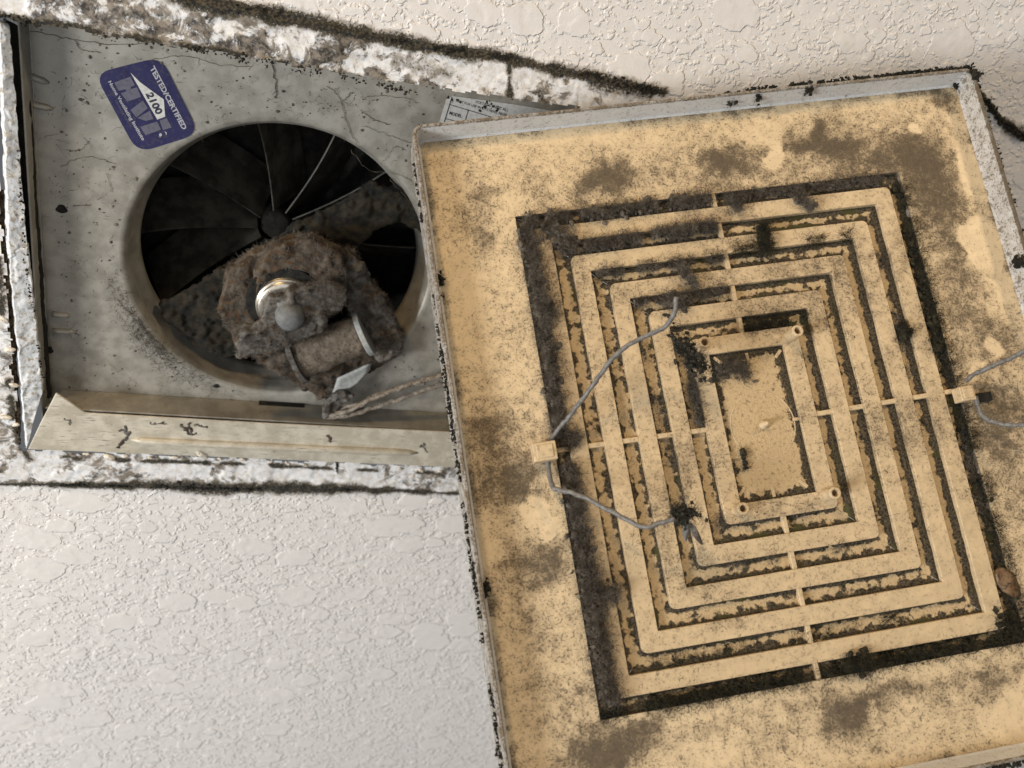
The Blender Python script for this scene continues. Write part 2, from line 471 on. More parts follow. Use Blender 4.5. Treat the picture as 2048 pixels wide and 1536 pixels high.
MCRUMB = m_noise('plaster_crumbs', ((0.62, 0.54, 0.42), (0.75, 0.70, 0.60), (0.40, 0.30, 0.18)), 300, 0.8)
MBROWN = m_noise('crumbly_brown', ((0.16, 0.10, 0.05), (0.36, 0.27, 0.17), (0.05, 0.04, 0.025)), 300, 0.9, 0.0008)
MBLUE = m_noise('blue_sticker_film', ((0.013, 0.012, 0.060), (0.020, 0.018, 0.076), (0.034, 0.032, 0.070)), 190, 0.65, 0.00005)
MSILV = m_flat('silver_ink', (0.12, 0.115, 0.145), 0.5)
MSILVD = m_flat('light_ink', (0.42, 0.41, 0.42), 0.5)
MINKW = m_flat('white_ink', (0.62, 0.60, 0.54), 0.5)
MINKK = m_flat('black_ink', (0.03, 0.03, 0.05), 0.5)
MPAPER = m_flat('label_paper', (0.52, 0.51, 0.47), 0.6)
MLEAF = m_noise('brown_husk', ((0.12, 0.062, 0.025), (0.20, 0.125, 0.065), (0.05, 0.03, 0.015)), 200, 0.5, 0.0002)

# ------------------------------------------------------------------ ceiling sheet
def PX(pts, h=0.0): return [P(p, h) for p in pts]
OU0, OU1, OV0, OV1 = -0.020 * U, 0.66 * U, 0.0, 0.566 * U     # the cut opening (world x, y)
def make_ceiling():
    st = 0.0008
    fu = np.arange(-0.16 * U, 1.45 * U, st); fv = np.arange(-0.33 * U, 1.45 * U, st)
    fu = np.concatenate([[-1.2, -0.6, -0.3, -0.15], fu, [0.55, 0.7, 1.0, 1.6]])
    fv = np.concatenate([[-1.2, -0.6, -0.35, -0.2], fv, [0.55, 0.7, 1.0, 1.6]])
    X, Y = np.meshgrid(fu, fv)
    x, y = X.ravel(), Y.ravel()
    mm = 1000.0
    # mould lines (where the old cover met the ceiling) and mouldy edges
    top = PX([(250, -45), (400, 3), (500, 20), (700, 62), (830, 90), (1018, 116), (1110, 140), (1215, 160), (1325, 184)])
    bot = PX([(-80, 963), (0, 966), (250, 968), (450, 973), (600, 974), (700, 975), (1000, 988)])
    edge = PX([(-60, 22), (60, 42), (200, 62), (330, 84), (500, 112), (620, 138), (800, 175), (1000, 212), (1120, 230)])
    left = PX([(-30, 300), (-12, 420), (2, 560), (10, 700), (24, 800), (40, 880), (60, 912)])
    below = PX([(60, 905), (200, 915), (500, 925), (700, 935), (930, 945)])
    n1 = fbm(x * 160, y * 160, 3, 4); n2 = fbm(x * 60, y * 60, 11, 3); n3 = fbm(x * 420, y * 420, 5, 3)
    mould = np.zeros_like(x)
    def line(pts, w, amt, seed, thr=0.0, warp=1.2):
        d, t = pl_dist(x, y, pts)
        n = fbm(x * 130, y * 130, seed, 3)
        d = d * mm + (n1 - 0.5) * warp * 2
        ww = w if np.isscalar(w) else np.interp(t, np.linspace(0, 1, len(w)), w)
        ww = ww * (0.55 + 0.9 * n)
        m = np.clip(1.15 - 0.75 * d / np.maximum(ww, 0.05), 0, 1) * amt
        if thr: m = m * ss(thr, thr + 0.12, fbm(x * 70, y * 70, seed + 5, 3))
        return m
    mould = np.maximum(mould, line(top, [2.2, 3.0, 3.2, 3.0, 3.2, 2.8, 2.6, 2.8, 2.4], 1.0, 21))
    mould = np.maximum(mould, line(bot, [1.6, 1.6, 3.0, 4.4, 4.6, 3.2, 1.0], 1.0, 22))
    mould = np.maximum(mould, line(edge, [3.0, 2.2, 1.6, 1.6, 1.4, 1.8, 2.2, 2.4, 1.6], 0.95, 23, 0.36))
    mould = np.maximum(mould, line(left, 2.6, 0.8, 24, 0.40))
    mould = np.maximum(mould, line(below, 1.4, 0.8, 25, 0.42))
    mould = np.maximum(mould, line(PX([(430, 25), (640, 80), (860, 140), (1000, 175)]), 3.4, 0.45, 26, 0.46))
    mould = np.maximum(mould, line(PX([(1015, 120), (1020, 215)]), 1.4, 0.8, 28))
    mould = np.maximum(mould, line(PX([(1180, 160), (1265, 175), (1322, 186)]), 4.0, 0.75, 29, 0.3))
    mould = np.maximum(mould, line(PX([(1960, 185), (1995, 235), (2030, 262), (2070, 285)]), [1.2, 1.6, 3.0, 2.6], 1.0, 27))
    # bands of peeling paint around the opening
    ytop = np.interp(x, [p[0] for p in top], [p[1] for p in top])
    ybot = np.interp(x, [p[0] for p in bot], [p[1] for p in bot])
    wob = (n2 - 0.5) * 0.004
    inside = ss(0.0008, -0.0006, -(y - ytop + wob)) * ss(0.0008, -0.0006, y - ybot + wob * 0.6)
    inside *= ss(1.0, 0.94, x / top[-1][0])
    peel = inside * (0.72 + 0.6 * ss(0.40, 0.62, n2) * ((y < 0.02) * 1.0 + (y > 0.02) * 0.55))
    # knock-down texture
    wx, wy = fbm(x * 70, y * 70, 31, 3) - 0.5, fbm(x * 70, y * 70, 37, 3) - 0.5
    a = fbm((x + wx * 0.010) * 55, (y + wy * 0.010) * 62, 41, 3)
    b = fbm((x + wx * 0.004) * 190, (y + wy * 0.004) * 230, 43, 2)
    c = vn(x * 420 + wx * 3, y * 480 + wy * 3, 47)
    big = ss(0.515, 0.555, a)
    sml = ss(0.56, 0.62, b)
    tin = ss(0.72, 0.86, c)
    knock = np.maximum(np.maximum(big * 0.60, sml * 0.50), tin * 0.26) + 0.10 * fbm(x * 30, y * 30, 51, 2)
    lip = ss(0.495, 0.52, a) * ss(0.575, 0.545, a)
    knock = knock + lip * 0.16
    rough = 1.0 * (fbm(x * 120 + wx * 2, y * 190 + wy * 2, 61, 4) - 0.45) + 0.5 * ss(0.5, 0.56, fbm(x * 90, y * 120, 63, 3)) + 0.35 * (n3 - 0.5)
    H = (knock * 0.25 * (1 - np.clip(peel, 0, 1)) + np.clip(peel, 0, 1) * (rough + 0.55)) + mould * (0.25 + 0.9 * (n3 - 0.3))
    rim = inside * 0.5
    H = (H + rim) / mm
    fine = (x > fu[5]) & (x < fu[-6]) & (y > fv[5]) & (y < fv[-6])
    H = np.where(fine, H, 0.0003)
    V = np.stack([x, y, HZ - H], 1)
    jag = (fbm(x * 220, y * 220, 71, 3) - 0.5) * 0.0035
    hole = (x > OU0 + jag) & (x < OU1) & (y > OV0 + jag - 0.0045 * np.clip(x / (0.6 * U), 0, 1.2)) & (y < OV1 + jag)
    F = grid_faces(len(fu), len(fv), ~hole)[:, ::-1]
    A = {'mould': mould, 'peel': peel}
    V, F, A = compact(V, F, A)
    o = mesh_np('ceiling', V, F, MC, None, A)
    tag(o, 'white knockdown textured ceiling with mouldy peeling band round the opening', None, None, 'structure')
    return o
CEIL = make_ceiling()

def rough_strip(name, quad, hs, nu, nv, amp, scale, mat, parent, seed, edge=0.0):
    """a rough slab between four world points, displaced along its normal; hs: thickness behind"""
    q = [np.array(p, float) for p in quad]
    s, t = np.meshgrid(np.linspace(0, 1, nu), np.linspace(0, 1, nv)); s, t = s.ravel()[:, None], t.ravel()[:, None]
    V = q[0] * (1 - s) * (1 - t) + q[1] * s * (1 - t) + q[2] * s * t + q[3] * (1 - s) * t
    n = np.cross(q[1] - q[0], q[3] - q[0]); n /= np.linalg.norm(n)
    if n[2] > 0: n = -n
    h = fbm3(V, scale, seed, 4) - 0.5 + 0.6 * (ss(0.48, 0.55, fbm3(V, scale * 0.4, seed + 3, 3)))
    if edge:
        e = (q[1] - q[0]) / np.linalg.norm(q[1] - q[0])
        w = (fbm3(V, scale * 0.7, seed + 9, 3) - 0.5)
        V = V + e * (w[:, None] * edge)
    b = np.minimum(np.minimum(s, 1 - s), np.minimum(t * 6, (1 - t) * 6)).ravel()
    r = np.sqrt(np.clip(b * 14, 0, 1))
    F0 = V + n * ((h * amp) * 1.0 + hs * (r - 1))[:, None]
    return mesh_np(name, F0, grid_faces(nu, nv), mat, parent)

# the painted cut edge on the left of the opening, with the brown crumbling edge behind it
q = [P((-6, 50), -0.001), P((24, 46), 0.006), P((82, 760), 0.006), P((22, 640), -0.001)]
rough_strip('painted_edge', [P((-2, 40), -0.001), P((20, 50), 0.0012), P((58, 500), 0.0012), P((18, 520), -0.001)], 0.002, 40, 240, 0.0009, 260, MPLASTER, CEIL, 5, 0.0016)
rough_strip('painted_edge', [P((16, 500), -0.001), P((59, 490), 0.0012), P((88, 780), 0.0012), P((52, 905), -0.0015)], 0.002, 40, 240, 0.0009, 260, MPLASTER, CEIL, 6, 0.0016)
rough_strip('crumbling_edge', [P((-60, 380), 0.001), P((16, 380), 0.004), P((44, 890), 0.004), P((-10, 880), 0.001)], 0.002, 70, 200, 0.003, 300, MBROWN, CEIL, 8, 0.002)

rough_strip('mouldy_shadow_gap', [P((8, 40), 0.009), P((50, 60), 0.009), P((102, 800), 0.009), P((50, 800), 0.009)], 0.002, 30, 200, 0.0015, 300, MMOULD, CEIL, 9, 0.001)  # dark mouldy strip, also puts the shadow of the gap into its colour

# ------------------------------------------------------------------ exhaust fan housing
HP = 0.0145                                     # the mounting plate lies this far above the ceiling plane
base = np.array([0.33 * U, 0.28 * U, HZ])
FAN = empty('exhaust_fan', base, label='galvanised bathroom exhaust fan set in the ceiling, its motor thick with lint', cat='exhaust fan')
def fl(p): return np.asarray(p, float) - base   # world -> fan coordinates
def FP(px, h): return fl(P(px, h))
HC = (P((245, 512), HP) + P((870, 512), HP)) / 2
RO = np.linalg.norm(P((245, 512), HP) - P((870, 512), HP)) / 2
HC[1] = ((P((558, 262), HP) + P((558, 770), HP)) / 2)[1]
RI = np.linalg.norm(P((283, 490), HP + 0.014) - P((838, 490), HP + 0.014)) / 2
print('hole', HC, RO, RI, P((560, 490), HP + 0.014), P((558, 262), HP), P((558, 770), HP))

LX = (P((62, 160), HP)[0] + P((104, 780), HP)[0]) / 2
print('LX', P((62, 160), HP), P((104, 780), HP))
def mounting_plate():
    n = 128
    x0, x1, y0, y1 = LX, 0.70 * U, -0.03 * U, 0.545 * U
    V, F = [], []
    rings = [(RO - 0.0012, 0.0010), (RO - 0.0003, 0.0002), (RO + 0.0012, 0)]
    for r, dz in rings:
        for i in range(n):
            a = 2 * math.pi * i / n
            V.append((HC[0] + r * math.cos(a), HC[1] + r * math.sin(a), HZ + HP + dz))
    for i in range(n):
        a = 2 * math.pi * i / n
        c, s = math.cos(a), math.sin(a)
        k = min((x1 - HC[0]) / c if c > 1e-9 else 9, (x0 - HC[0]) / c if c < -1e-9 else 9,
                (y1 - HC[1]) / s if s > 1e-9 else 9, (y0 - HC[1]) / s if s < -1e-9 else 9)
        V.append((HC[0] + k * c, HC[1] + k * s, HZ + HP))
    for r in range(3):
        for i in range(n):
            j = (i + 1) % n
            F.append((r * n + i, r * n + j, (r + 1) * n + j, (r + 1) * n + i))
    V = np.array(V)
    # exact corners
    for cx in (x0, x1):
        for cy in (y0, y1):
            k = np.argmin(np.hypot(V[3 * n:, 0] - cx, V[3 * n:, 1] - cy)) + 3 * n
            V[k, :2] = cx, cy
    return mesh_np('mounting_plate', fl(V), F, MM, FAN)
PLATE = mounting_plate()

def collar():
    n = 128
    prof = [(RO - 0.0012, 0.0010), (RO - 0.0028, 0.0035), (RI + 0.0035, 0.0095), (RI + 0.0006, 0.0135), (RI, 0.0165), (RI + 0.0004, 0.0195)]
    V = [(HC[0] + r * math.cos(2 * math.pi * i / n), HC[1] + r * math.sin(2 * math.pi * i / n), HZ + HP + z) for r, z in prof for i in range(n)]
    F = [(r * n + i, r * n + (i + 1) % n, (r + 1) * n + (i + 1) % n, (r + 1) * n + i) for r in range(len(prof) - 1) for i in range(n)]
    return mesh_np('inlet_collar', fl(np.array(V)), F, MM, FAN)
collar()

def slab(name, quad_front, thick, mat, parent, nrm=None, b=0.0003, smooth=False):
    """four/more world points (front face) extruded by thick along nrm (default: up)"""
    bm = bmesh.new()
    q = [np.array(p) for p in quad_front]
    n = np.array([0, 0, 1.0]) if nrm is None else np.asarray(nrm, float)
    a = [bm.verts.new(fl(p)) for p in q]; c = [bm.verts.new(fl(p + n * thick)) for p in q]
    bm.faces.new(a); bm.faces.new(c[::-1])
    for i in range(len(q)):
        j = (i + 1) % len(q); bm.faces.new((a[i], c[i], c[j], a[j]))
    bmesh.ops.recalc_face_normals(bm, faces=bm.faces[:])
    if b: bev(bm, b)
    return mesh_bm(name, bm, mat, parent, smooth)

# bottom side wall between flange and plate, with a dark louvre slot
WY = P((520, 846), 0.0)[1]
wall_y = P((609, 808), HP)[1]
slab('side_wall', [P((90, 815), -0.0005), P((1010, 868), -0.0005), (P((1010, 868), 0)[0], wall_y, HZ + HP), (P((110, 780), 0)[0], wall_y, HZ + HP)], 0.0008, MM, FAN, (0, 1, 0))
sx0, sx1 = P((518, 800), HP)[0], P((609, 808), HP)[0]
yy = lambda h: wall_y + (P((520, 846), 0)[1] - wall_y) * (1 - h / HP)
slab('slot', [(sx0, yy(0.0142) - 0.0006, HZ + 0.0142), (sx1, yy(0.0142) - 0.0006, HZ + 0.0142), (sx1, yy(0.0095) - 0.0006, HZ + 0.0095), (sx0, yy(0.0095) - 0.0006, HZ + 0.0095)], 0.0007, MBLACK, FAN, (0, 1, 0), 0)
# left side wall
lx = LX
slab('side_wall', [(lx - 0.0008, -0.03 * U, HZ + 0.004), (lx, -0.03 * U, HZ + HP), (lx, 0.545 * U, HZ + HP), (lx - 0.0008, 0.555 * U, HZ + 0.0012)], 0.0008, MM, FAN, (-1, 0, 0))
# outer can above the plate
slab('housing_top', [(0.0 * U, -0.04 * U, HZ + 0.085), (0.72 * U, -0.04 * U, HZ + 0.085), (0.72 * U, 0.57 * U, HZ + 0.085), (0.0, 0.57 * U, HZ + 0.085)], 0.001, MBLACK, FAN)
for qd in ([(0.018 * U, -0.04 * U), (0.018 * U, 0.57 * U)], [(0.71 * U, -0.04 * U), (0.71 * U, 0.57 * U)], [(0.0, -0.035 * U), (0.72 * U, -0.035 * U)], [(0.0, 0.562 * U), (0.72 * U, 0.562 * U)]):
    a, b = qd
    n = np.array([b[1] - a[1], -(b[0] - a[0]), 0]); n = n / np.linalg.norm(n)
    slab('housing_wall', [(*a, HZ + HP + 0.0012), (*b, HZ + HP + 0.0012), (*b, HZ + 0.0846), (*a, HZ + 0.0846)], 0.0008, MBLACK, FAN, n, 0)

# bottom flange lying against the ceiling, mitred at its left corner, with a pressed rib
fz = -0.0022
flange = slab('flange', [P(p, fz) for p in ((56, 899), (79, 850), (112, 786), (171, 826), (520, 846), (914, 865), (1010, 869), (1015, 942), (923, 936), (500, 917))], 0.0010, MFL, FAN, None, 0.0003)
rib_path = np.array([fl(P(p, fz - 0.0002)) for p in ((262, 879), (285, 881), (400, 887), (520, 892), (650, 898), (780, 903), (815, 905), (835, 906))])
tube('rib', rib_path, np.array([0.0004, 0.0019, 0.0021, 0.0021, 0.0021, 0.0021, 0.0018, 0.0004]), MFL, flange, 12)
# scuffs on the flange
SC = []
for i, (pts, r) in enumerate([([(248, 852), (252, 868), (244, 890)], .0007), ([(240, 862), (262, 866)], .0006), ([(246, 880), (236, 896)], .0005), ([(362, 850), (372, 862), (380, 868)], .0006), ([(378, 848), (384, 862)], .0007), ([(392, 850), (418, 856)], .0004), ([(372, 866), (395, 868)], .0004), ([(838, 893), (850, 888)], .0003), ([(848, 884), (852, 906)], .0003), ([(130, 838), (142, 850)], .0003), ([(300, 846), (330, 848)], .0003), ([(655, 872), (660, 884)], .0006)]):
    path = spline([fl(P(p, fz - 0.0001)) for p in pts], 16); sq = np.arange(16)
    path[:, :2] += (np.stack([fbm(sq * 0.7, sq * 0 + i, 3, 2), fbm(sq * 0.7, sq * 0 + i + 40, 5, 2)], 1) - 0.5) * 0.003
    Vt, Ft = tube_np(path, r * (0.4 + 1.2 * fbm(sq * 0.8, sq * 0 + i, 8, 2)), 6)
    Vt = np.asarray(Vt); Vt[:, 2] = (Vt[:, 2] - path[:, 2].mean()) * 0.25 + path[:, 2].mean()
    SC.append((Vt, np.array(Ft)))
V, F = join(SC); tag(mesh_np('scuff_marks', V, F, MGREY, flange), kind='stuff')
# pressed ridges and tab holes along the left edge of the plate
for (a, b) in (((58, 152), (98, 166)), ((60, 208), (106, 218)), ((104, 628), (140, 632)), ((106, 662), (150, 664))):
    A, B = fl(P(a, HP - 0.0003)), fl(P(b, HP - 0.0003))
    tube('ridge', np.array([A, A * 0.75 + B * 0.25, A * 0.25 + B * 0.75, B]), np.array([0.0014, 0.0014, 0.0013, 0.0005]), MM, PLATE, 10)
def hole(px, r, h=HP - 0.0002, ax=1.0):
    c = fl(P(px, h)); bm = bmesh.new()
    vs = [bm.verts.new(c + np.array([r * math.cos(a) * (1 + 0.2 * math.sin(3 * a)), r * ax * math.sin(a), 0])) for a in np.linspace(0, 2 * math.pi, 15)[:-1]]
    bm.faces.new(vs)
    ex = bmesh.ops.extrude_face_region(bm, geom=bm.faces[:])
    for v in ex['geom']:
        if isinstance(v, bmesh.types.BMVert): v.co.z += 0.0001
    mesh_bm('screw_hole', bm, MBLACK, PLATE)
for p, r, ax in (((123, 418), 0.0022, 0.9), ((52, 104), 0.0010, 2.0), ((63, 262), 0.0014, 1.6), ((100, 700), 0.0013, 1.5), ((433, 772), 0.0015, 0.8)): hole(p, r, ax=ax)

# ------------------------------------------------------------------ fan wheel
hub_c = np.array([HC[0] + 0.000, HC[1] - 0.002, HZ + HP + 0.040])
hubpx = P((553, 462), HP + 0.036)
hub_c[:2] = hubpx[:2]
WH = empty('fan_wheel', fl(hub_c)); WH.parent = FAN
def lathe(prof, n, c=(0, 0, 0)):
    bm = bmesh.new(); rows = []
    for r, z in prof:
        rows.append([bm.verts.new((c[0] + r * math.cos(2 * math.pi * i / n), c[1] + r * math.sin(2 * math.pi * i / n), c[2] + z)) for i in range(n)])
    for a, b in zip(rows, rows[1:]):
        for i in range(n): bm.faces.new((a[i], a[(i + 1) % n], b[(i + 1) % n], b[i]))
    bm.faces.new(rows[0][::-1]); bm.faces.new(rows[-1])
    bmesh.ops.recalc_face_normals(bm, faces=bm.faces[:])
    return bm
mesh_bm('hub', lathe([(0.006, 0.002), (0.0075, 0.004), (0.0075, 0.018), (0.006, 0.020)], 32), MBLACK, WH, True)
RB = RI * 1.10
def blade_mesh():
    nr, nc = 12, 5
    V = []
    for i in range(nr):
        t = i / (nr - 1); r = 0.009 + (RB - 0.009) * t
        for j in range(nc):
            q = j / (nc - 1)
            z = -0.004 + 0.004 * (1 - t) + 0.026 * q
            V.append((r, 0.0022 * math.sin(3.0 * t) + 0.017 * q + (0.0006 if j == 0 else 0.0), z))
    F = [(i * nc + j, i * nc + j + 1, (i + 1) * nc + j + 1, (i + 1) * nc + j) for i in range(nr - 1) for j in range(nc - 1)]
    return np.array(V), F
V, F = blade_mesh()
bm = bmesh.new(); vs = [bm.verts.new(v) for v in V]
for f in F: bm.faces.new([vs[i] for i in f])
bmesh.ops.recalc_face_normals(bm, faces=bm.faces[:])
bmesh.ops.solidify(bm, geom=bm.faces[:], thickness=0.0006)
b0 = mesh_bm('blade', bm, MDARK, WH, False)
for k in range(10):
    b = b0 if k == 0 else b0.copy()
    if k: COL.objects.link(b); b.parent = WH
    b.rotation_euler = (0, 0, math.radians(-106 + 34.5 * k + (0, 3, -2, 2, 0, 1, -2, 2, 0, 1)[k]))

# ------------------------------------------------------------------ support bracket and motor
def lumpy(name, bms, mat, parent, vox, amp, scale, seed, keep=None):
    """remesh a set of shapes into one lumpy skin"""
    bm = bms
    me = bpy.data.meshes.new('tmp'); bm.to_mesh(me); bm.free()
    o = bpy.data.objects.new('tmp', me); COL.objects.link(o)
    md = o.modifiers.new('r', 'REMESH'); md.mode = 'VOXEL'; md.voxel_size = vox
    dg = bpy.context.evaluated_depsgraph_get()
    me2 = bpy.data.meshes.new_from_object(o.evaluated_get(dg))
    bpy.data.objects.remove(o); bpy.data.meshes.remove(me)
    n = len(me2.vertices)
    co = np.empty(n * 3, np.float32); me2.vertices.foreach_get('co', co); co = co.reshape(-1, 3).astype(float)
    no = np.empty(n * 3, np.float32); me2.vertex_normals.foreach_get('vector', no); no = no.reshape(-1, 3)
    h = fbm3(co, scale, seed, 4) - 0.5 + 0.7 * ss(0.5, 0.62, fbm3(co, scale * 0.45, seed + 7, 3)) - 0.2
    co = co + no * (h * amp)[:, None]
    me2.vertices.foreach_set('co', co.astype(np.float32).ravel()); me2.update()
    for p in me2.polygons: p.use_smooth = True
    me2.name = name; me2.materials.clear()
    ob = link(name, me2, mat, parent)
    return ob, co, no
FUZZ = []
def poly_prism(bm, px, h0, h1):
    """outline traced at height h0, straight up to h1 (fan coordinates)"""
    pts = [fl(P(p, h0)) for p in px]
    prism(bm, [(p[0], p[1]) for p in pts], h0, h1)
bm = bmesh.new()
poly_prism(bm, [(318, 612), (350, 594), (440, 543), (590, 452), (745, 368), (800, 385), (850, 430), (845, 470), (790, 440), (745, 462), (705, 500), (640, 560), (560, 640), (455, 720), (385, 692), (330, 640)], 0.021, 0.0245)
o, co, no = lumpy('support_bracket', bm, MBRK, FAN, 0.0008, 0.0020, 330, 3)
FUZZ.append((co, no, 900, MMOULD))

MOT = empty('motor', fl(P((600, 620), 0.0))); MOT.parent = FAN
mb = np.array(MOT.location)
def shift(bm):
    for v in bm.verts: v.co = v.co - Vector(mb)
    return bm
bm = bmesh.new()
poly_prism(bm, [(456, 546), (502, 512), (560, 492), (622, 478), (690, 512), (697, 560), (690, 612), (600, 680), (540, 714), (472, 704), (456, 660), (434, 622), (446, 580)], 0.003, 0.013)
bev(bm, 0.0008, 1)
st, co, no = lumpy('stator', shift(bm), MFUZZ, MOT, 0.0006, 0.0015, 330, 11); FUZZ.append((co + mb, no, 3400, MFUZZ))
bm = bmesh.new()
poly_prism(bm, [(512, 552), (534, 500), (618, 478), (686, 506), (692, 558), (655, 572), (632, 566), (612, 548), (575, 540), (530, 556), (512, 590)], -0.0035, 0.006)
bev(bm, 0.0010, 1)
o, co, no = lumpy('shroud', shift(bm), MFUZZ, MOT, 0.0006, 0.0022, 240, 12); FUZZ.append((co + mb, no, 1500, MFUZZ))
bm = bmesh.new()
poly_prism(bm, [(694, 502), (714, 516), (748, 575), (797, 648), (804, 672), (800, 705), (760, 728), (738, 690), (692, 618)], 0.006, 0.016)
bev(bm, 0.0012, 1)
o, co, no = lumpy('lamination_stack', shift(bm), MGREY, MOT, 0.0007, 0.0022, 330, 13); FUZZ.append((co + mb, no, 3600, MGREY))
bm = bmesh.new()
poly_prism(bm, [(492, 700), (560, 690), (600, 700), (740, 655), (800, 690), (797, 716), (700, 772), (655, 806), (620, 790), (575, 760), (520, 730)], 0.0095, 0.018)
bev(bm, 0.0012, 1)
o, co, no = lumpy('lamination_stack', shift(bm), MFUZZ, MOT, 0.0007, 0.0022, 300, 17); FUZZ.append((co + mb, no, 3200, MFUZZ))
bm = bmesh.new()
poly_prism(bm, [(468, 690), (492, 660), (520, 640), (530, 606), (556, 592), (600, 580), (650, 560), (684, 574), (692, 604), (688, 622), (655, 636), (645, 662), (600, 678), (560, 692), (512, 716), (478, 716)], -0.0095, -0.0045)
bev(bm, 0.0012, 2)
bp, co, no = lumpy('bearing_plate', shift(bm), MGREY, MOT, 0.0006, 0.0026, 260, 19); FUZZ.append((co + mb, no, 4200, MGREY))
c = fl(P((580, 634), -0.011)) - mb
dome = [(0.0001, -0.0048), (0.0022, -0.0046), (0.0042, -0.0039), (0.0058, -0.0024), (0.0064, -0.0004), (0.0066, 0.002), (0.0082, 0.0024), (0.0088, 0.0034), (0.0086, 0.006)]
mesh_bm('bearing_cap', lathe(dome, 40, c), MDOME, bp, True)
# rotor can with two bright steel rings
c = fl(P((572, 610), -0.0030)) - mb
rr = np.linalg.norm(P((572, 610), -0.003) - P((635, 610), -0.003))
mesh_bm('rotor_shade_ring', lathe([(rr * 0.6, 0.0008), (rr * 1.22, 0.0010), (rr * 1.22, 0.006)], 48, fl(P((570, 606), -0.0034)) - mb), MBLACK, MOT)  # black ring stands in for the shaded gap round the rotor
prof = [(rr * 0.70, -0.0030), (rr * 0.86, -0.0031), (rr * 0.885, -0.0026), (rr * 0.90, -0.0012), (rr * 0.93, -0.0014), (rr * 0.955, -0.0010), (rr * 0.965, 0.0010), (rr, 0.0012), (rr * 1.005, 0.0024), (rr, 0.008)]
mesh_bm('rotor_ring', lathe(prof, 96, c), MSHINY, MOT, True)
# coil on its bobbin
A, B = fl(P((590, 722), 0.0050)) - mb, fl(P((722, 668), 0.0050)) - mb
ax = (B - A) / np.linalg.norm(B - A)
def cyl(bm, a, b, r, n=40, rx=1.0):
    Z = Vector(ax); Xv = Vector((0, 0, 1)); Yv = Z.cross(Xv)
    M4 = Matrix((Xv, Yv, Z)).transposed().to_4x4()
    L = np.linalg.norm(b - a)
    r0 = [bm.verts.new(Vector(a) + M4.to_3x3() @ Vector((r * math.cos(t), r * rx * math.sin(t), 0))) for t in np.linspace(0, 2 * math.pi, n + 1)[:-1]]
    r1 = [bm.verts.new(v.co + Vector(ax) * L) for v in r0]
    for i in range(n): bm.faces.new((r0[i], r0[(i + 1) % n], r1[(i + 1) % n], r1[i]))
    bm.faces.new(r0[::-1]); bm.faces.new(r1)
bm = bmesh.new(); cyl(bm, A, B, 0.0098)
bmesh.ops.recalc_face_normals(bm, faces=bm.faces[:])
o, co, no = lumpy('coil', bm, MCOIL, MOT, 0.0006, 0.0008, 300, 23); FUZZ.append((co + mb, no, 500, MFUZZ))
for p, s in ((A, -1), (B, 1)):
    bm = bmesh.new(); cyl(bm, p + ax * 0.0001 * s, p + ax * (0.0001 * s + 0.0027 * s), 0.0118)
    bmesh.ops.recalc_face_normals(bm, faces=bm.faces[:]); bev(bm, 0.0003)
    mesh_bm('bobbin_flange', bm, MWHITE if s > 0 else MGREY, MOT)
bm = bmesh.new()
for k, row in enumerate(([(676, 753), (705, 737), (740, 722)], [(670, 782), (705, 764), (738, 742)], [(652, 800), (680, 786), (705, 772)])):
    pass
tp = [[P(p, 0.006) for p in r] for r in ([(674, 752), (705, 738), (741, 721)], [(668, 776), (702, 760), (740, 738)], [(654, 808), (680, 790), (716, 764)])]
vv = [[bm.verts.new(fl(p) - mb + np.array([0, 0, -0.0016 if j == 0 else 0])) for p in r] for j, r in enumerate(tp)]
for j in range(2):
    for i in range(2): bm.faces.new((vv[j][i], vv[j][i + 1], vv[j + 1][i + 1], vv[j + 1][i]))
bmesh.ops.recalc_face_normals(bm, faces=bm.faces[:])
bmesh.ops.solidify(bm, geom=bm.faces[:], thickness=0.0008)
bmesh.ops.subdivide_edges(bm, edges=bm.edges[:], cuts=2, use_grid_fill=True)
mesh_bm('paper_wrap', bm, MWHITE, MOT, True)

# lint fibres growing on motor and bracket
def coat(name, mat, sets, parent, lmin, lmax, rad, seed):
    P0, D0 = [], []
    r = np.random.default_rng(seed)
    for co, no, n in sets:
        i = r.integers(0, len(co), n * 4)
        keep = (vn3(co[i, 0] * 140, co[i, 1] * 140, co[i, 2] * 140, seed) > 0.42) & (no[i, 2] < 0.35)
        i = i[keep][:n]
        P0.append(co[i]); D0.append(no[i] + r.normal(size=(len(i), 3)) * 0.5)
    P0, D0 = np.vstack(P0), np.vstack(D0)
    n = len(P0)
    V, F = fibers(P0, D0, r.uniform(lmin, lmax, n), 6, r.uniform(0.6, 1.2, n) * rad, 0.5, seed)
    o = mesh_np(name, V, F, mat, parent)
    return tag(o, kind='stuff')
coat('motor_lint', MDUSTF, [(a - mb, b, n) for a, b, n, m in FUZZ if m in (MFUZZ, MGREY)], MOT, 0.0008, 0.0032, 0.00008, 3)
coat('bracket_mould', MMOULD, [(a, b, n) for a, b, n, m in FUZZ if m is MMOULD], FAN, 0.0008, 0.0024, 0.00011, 4)
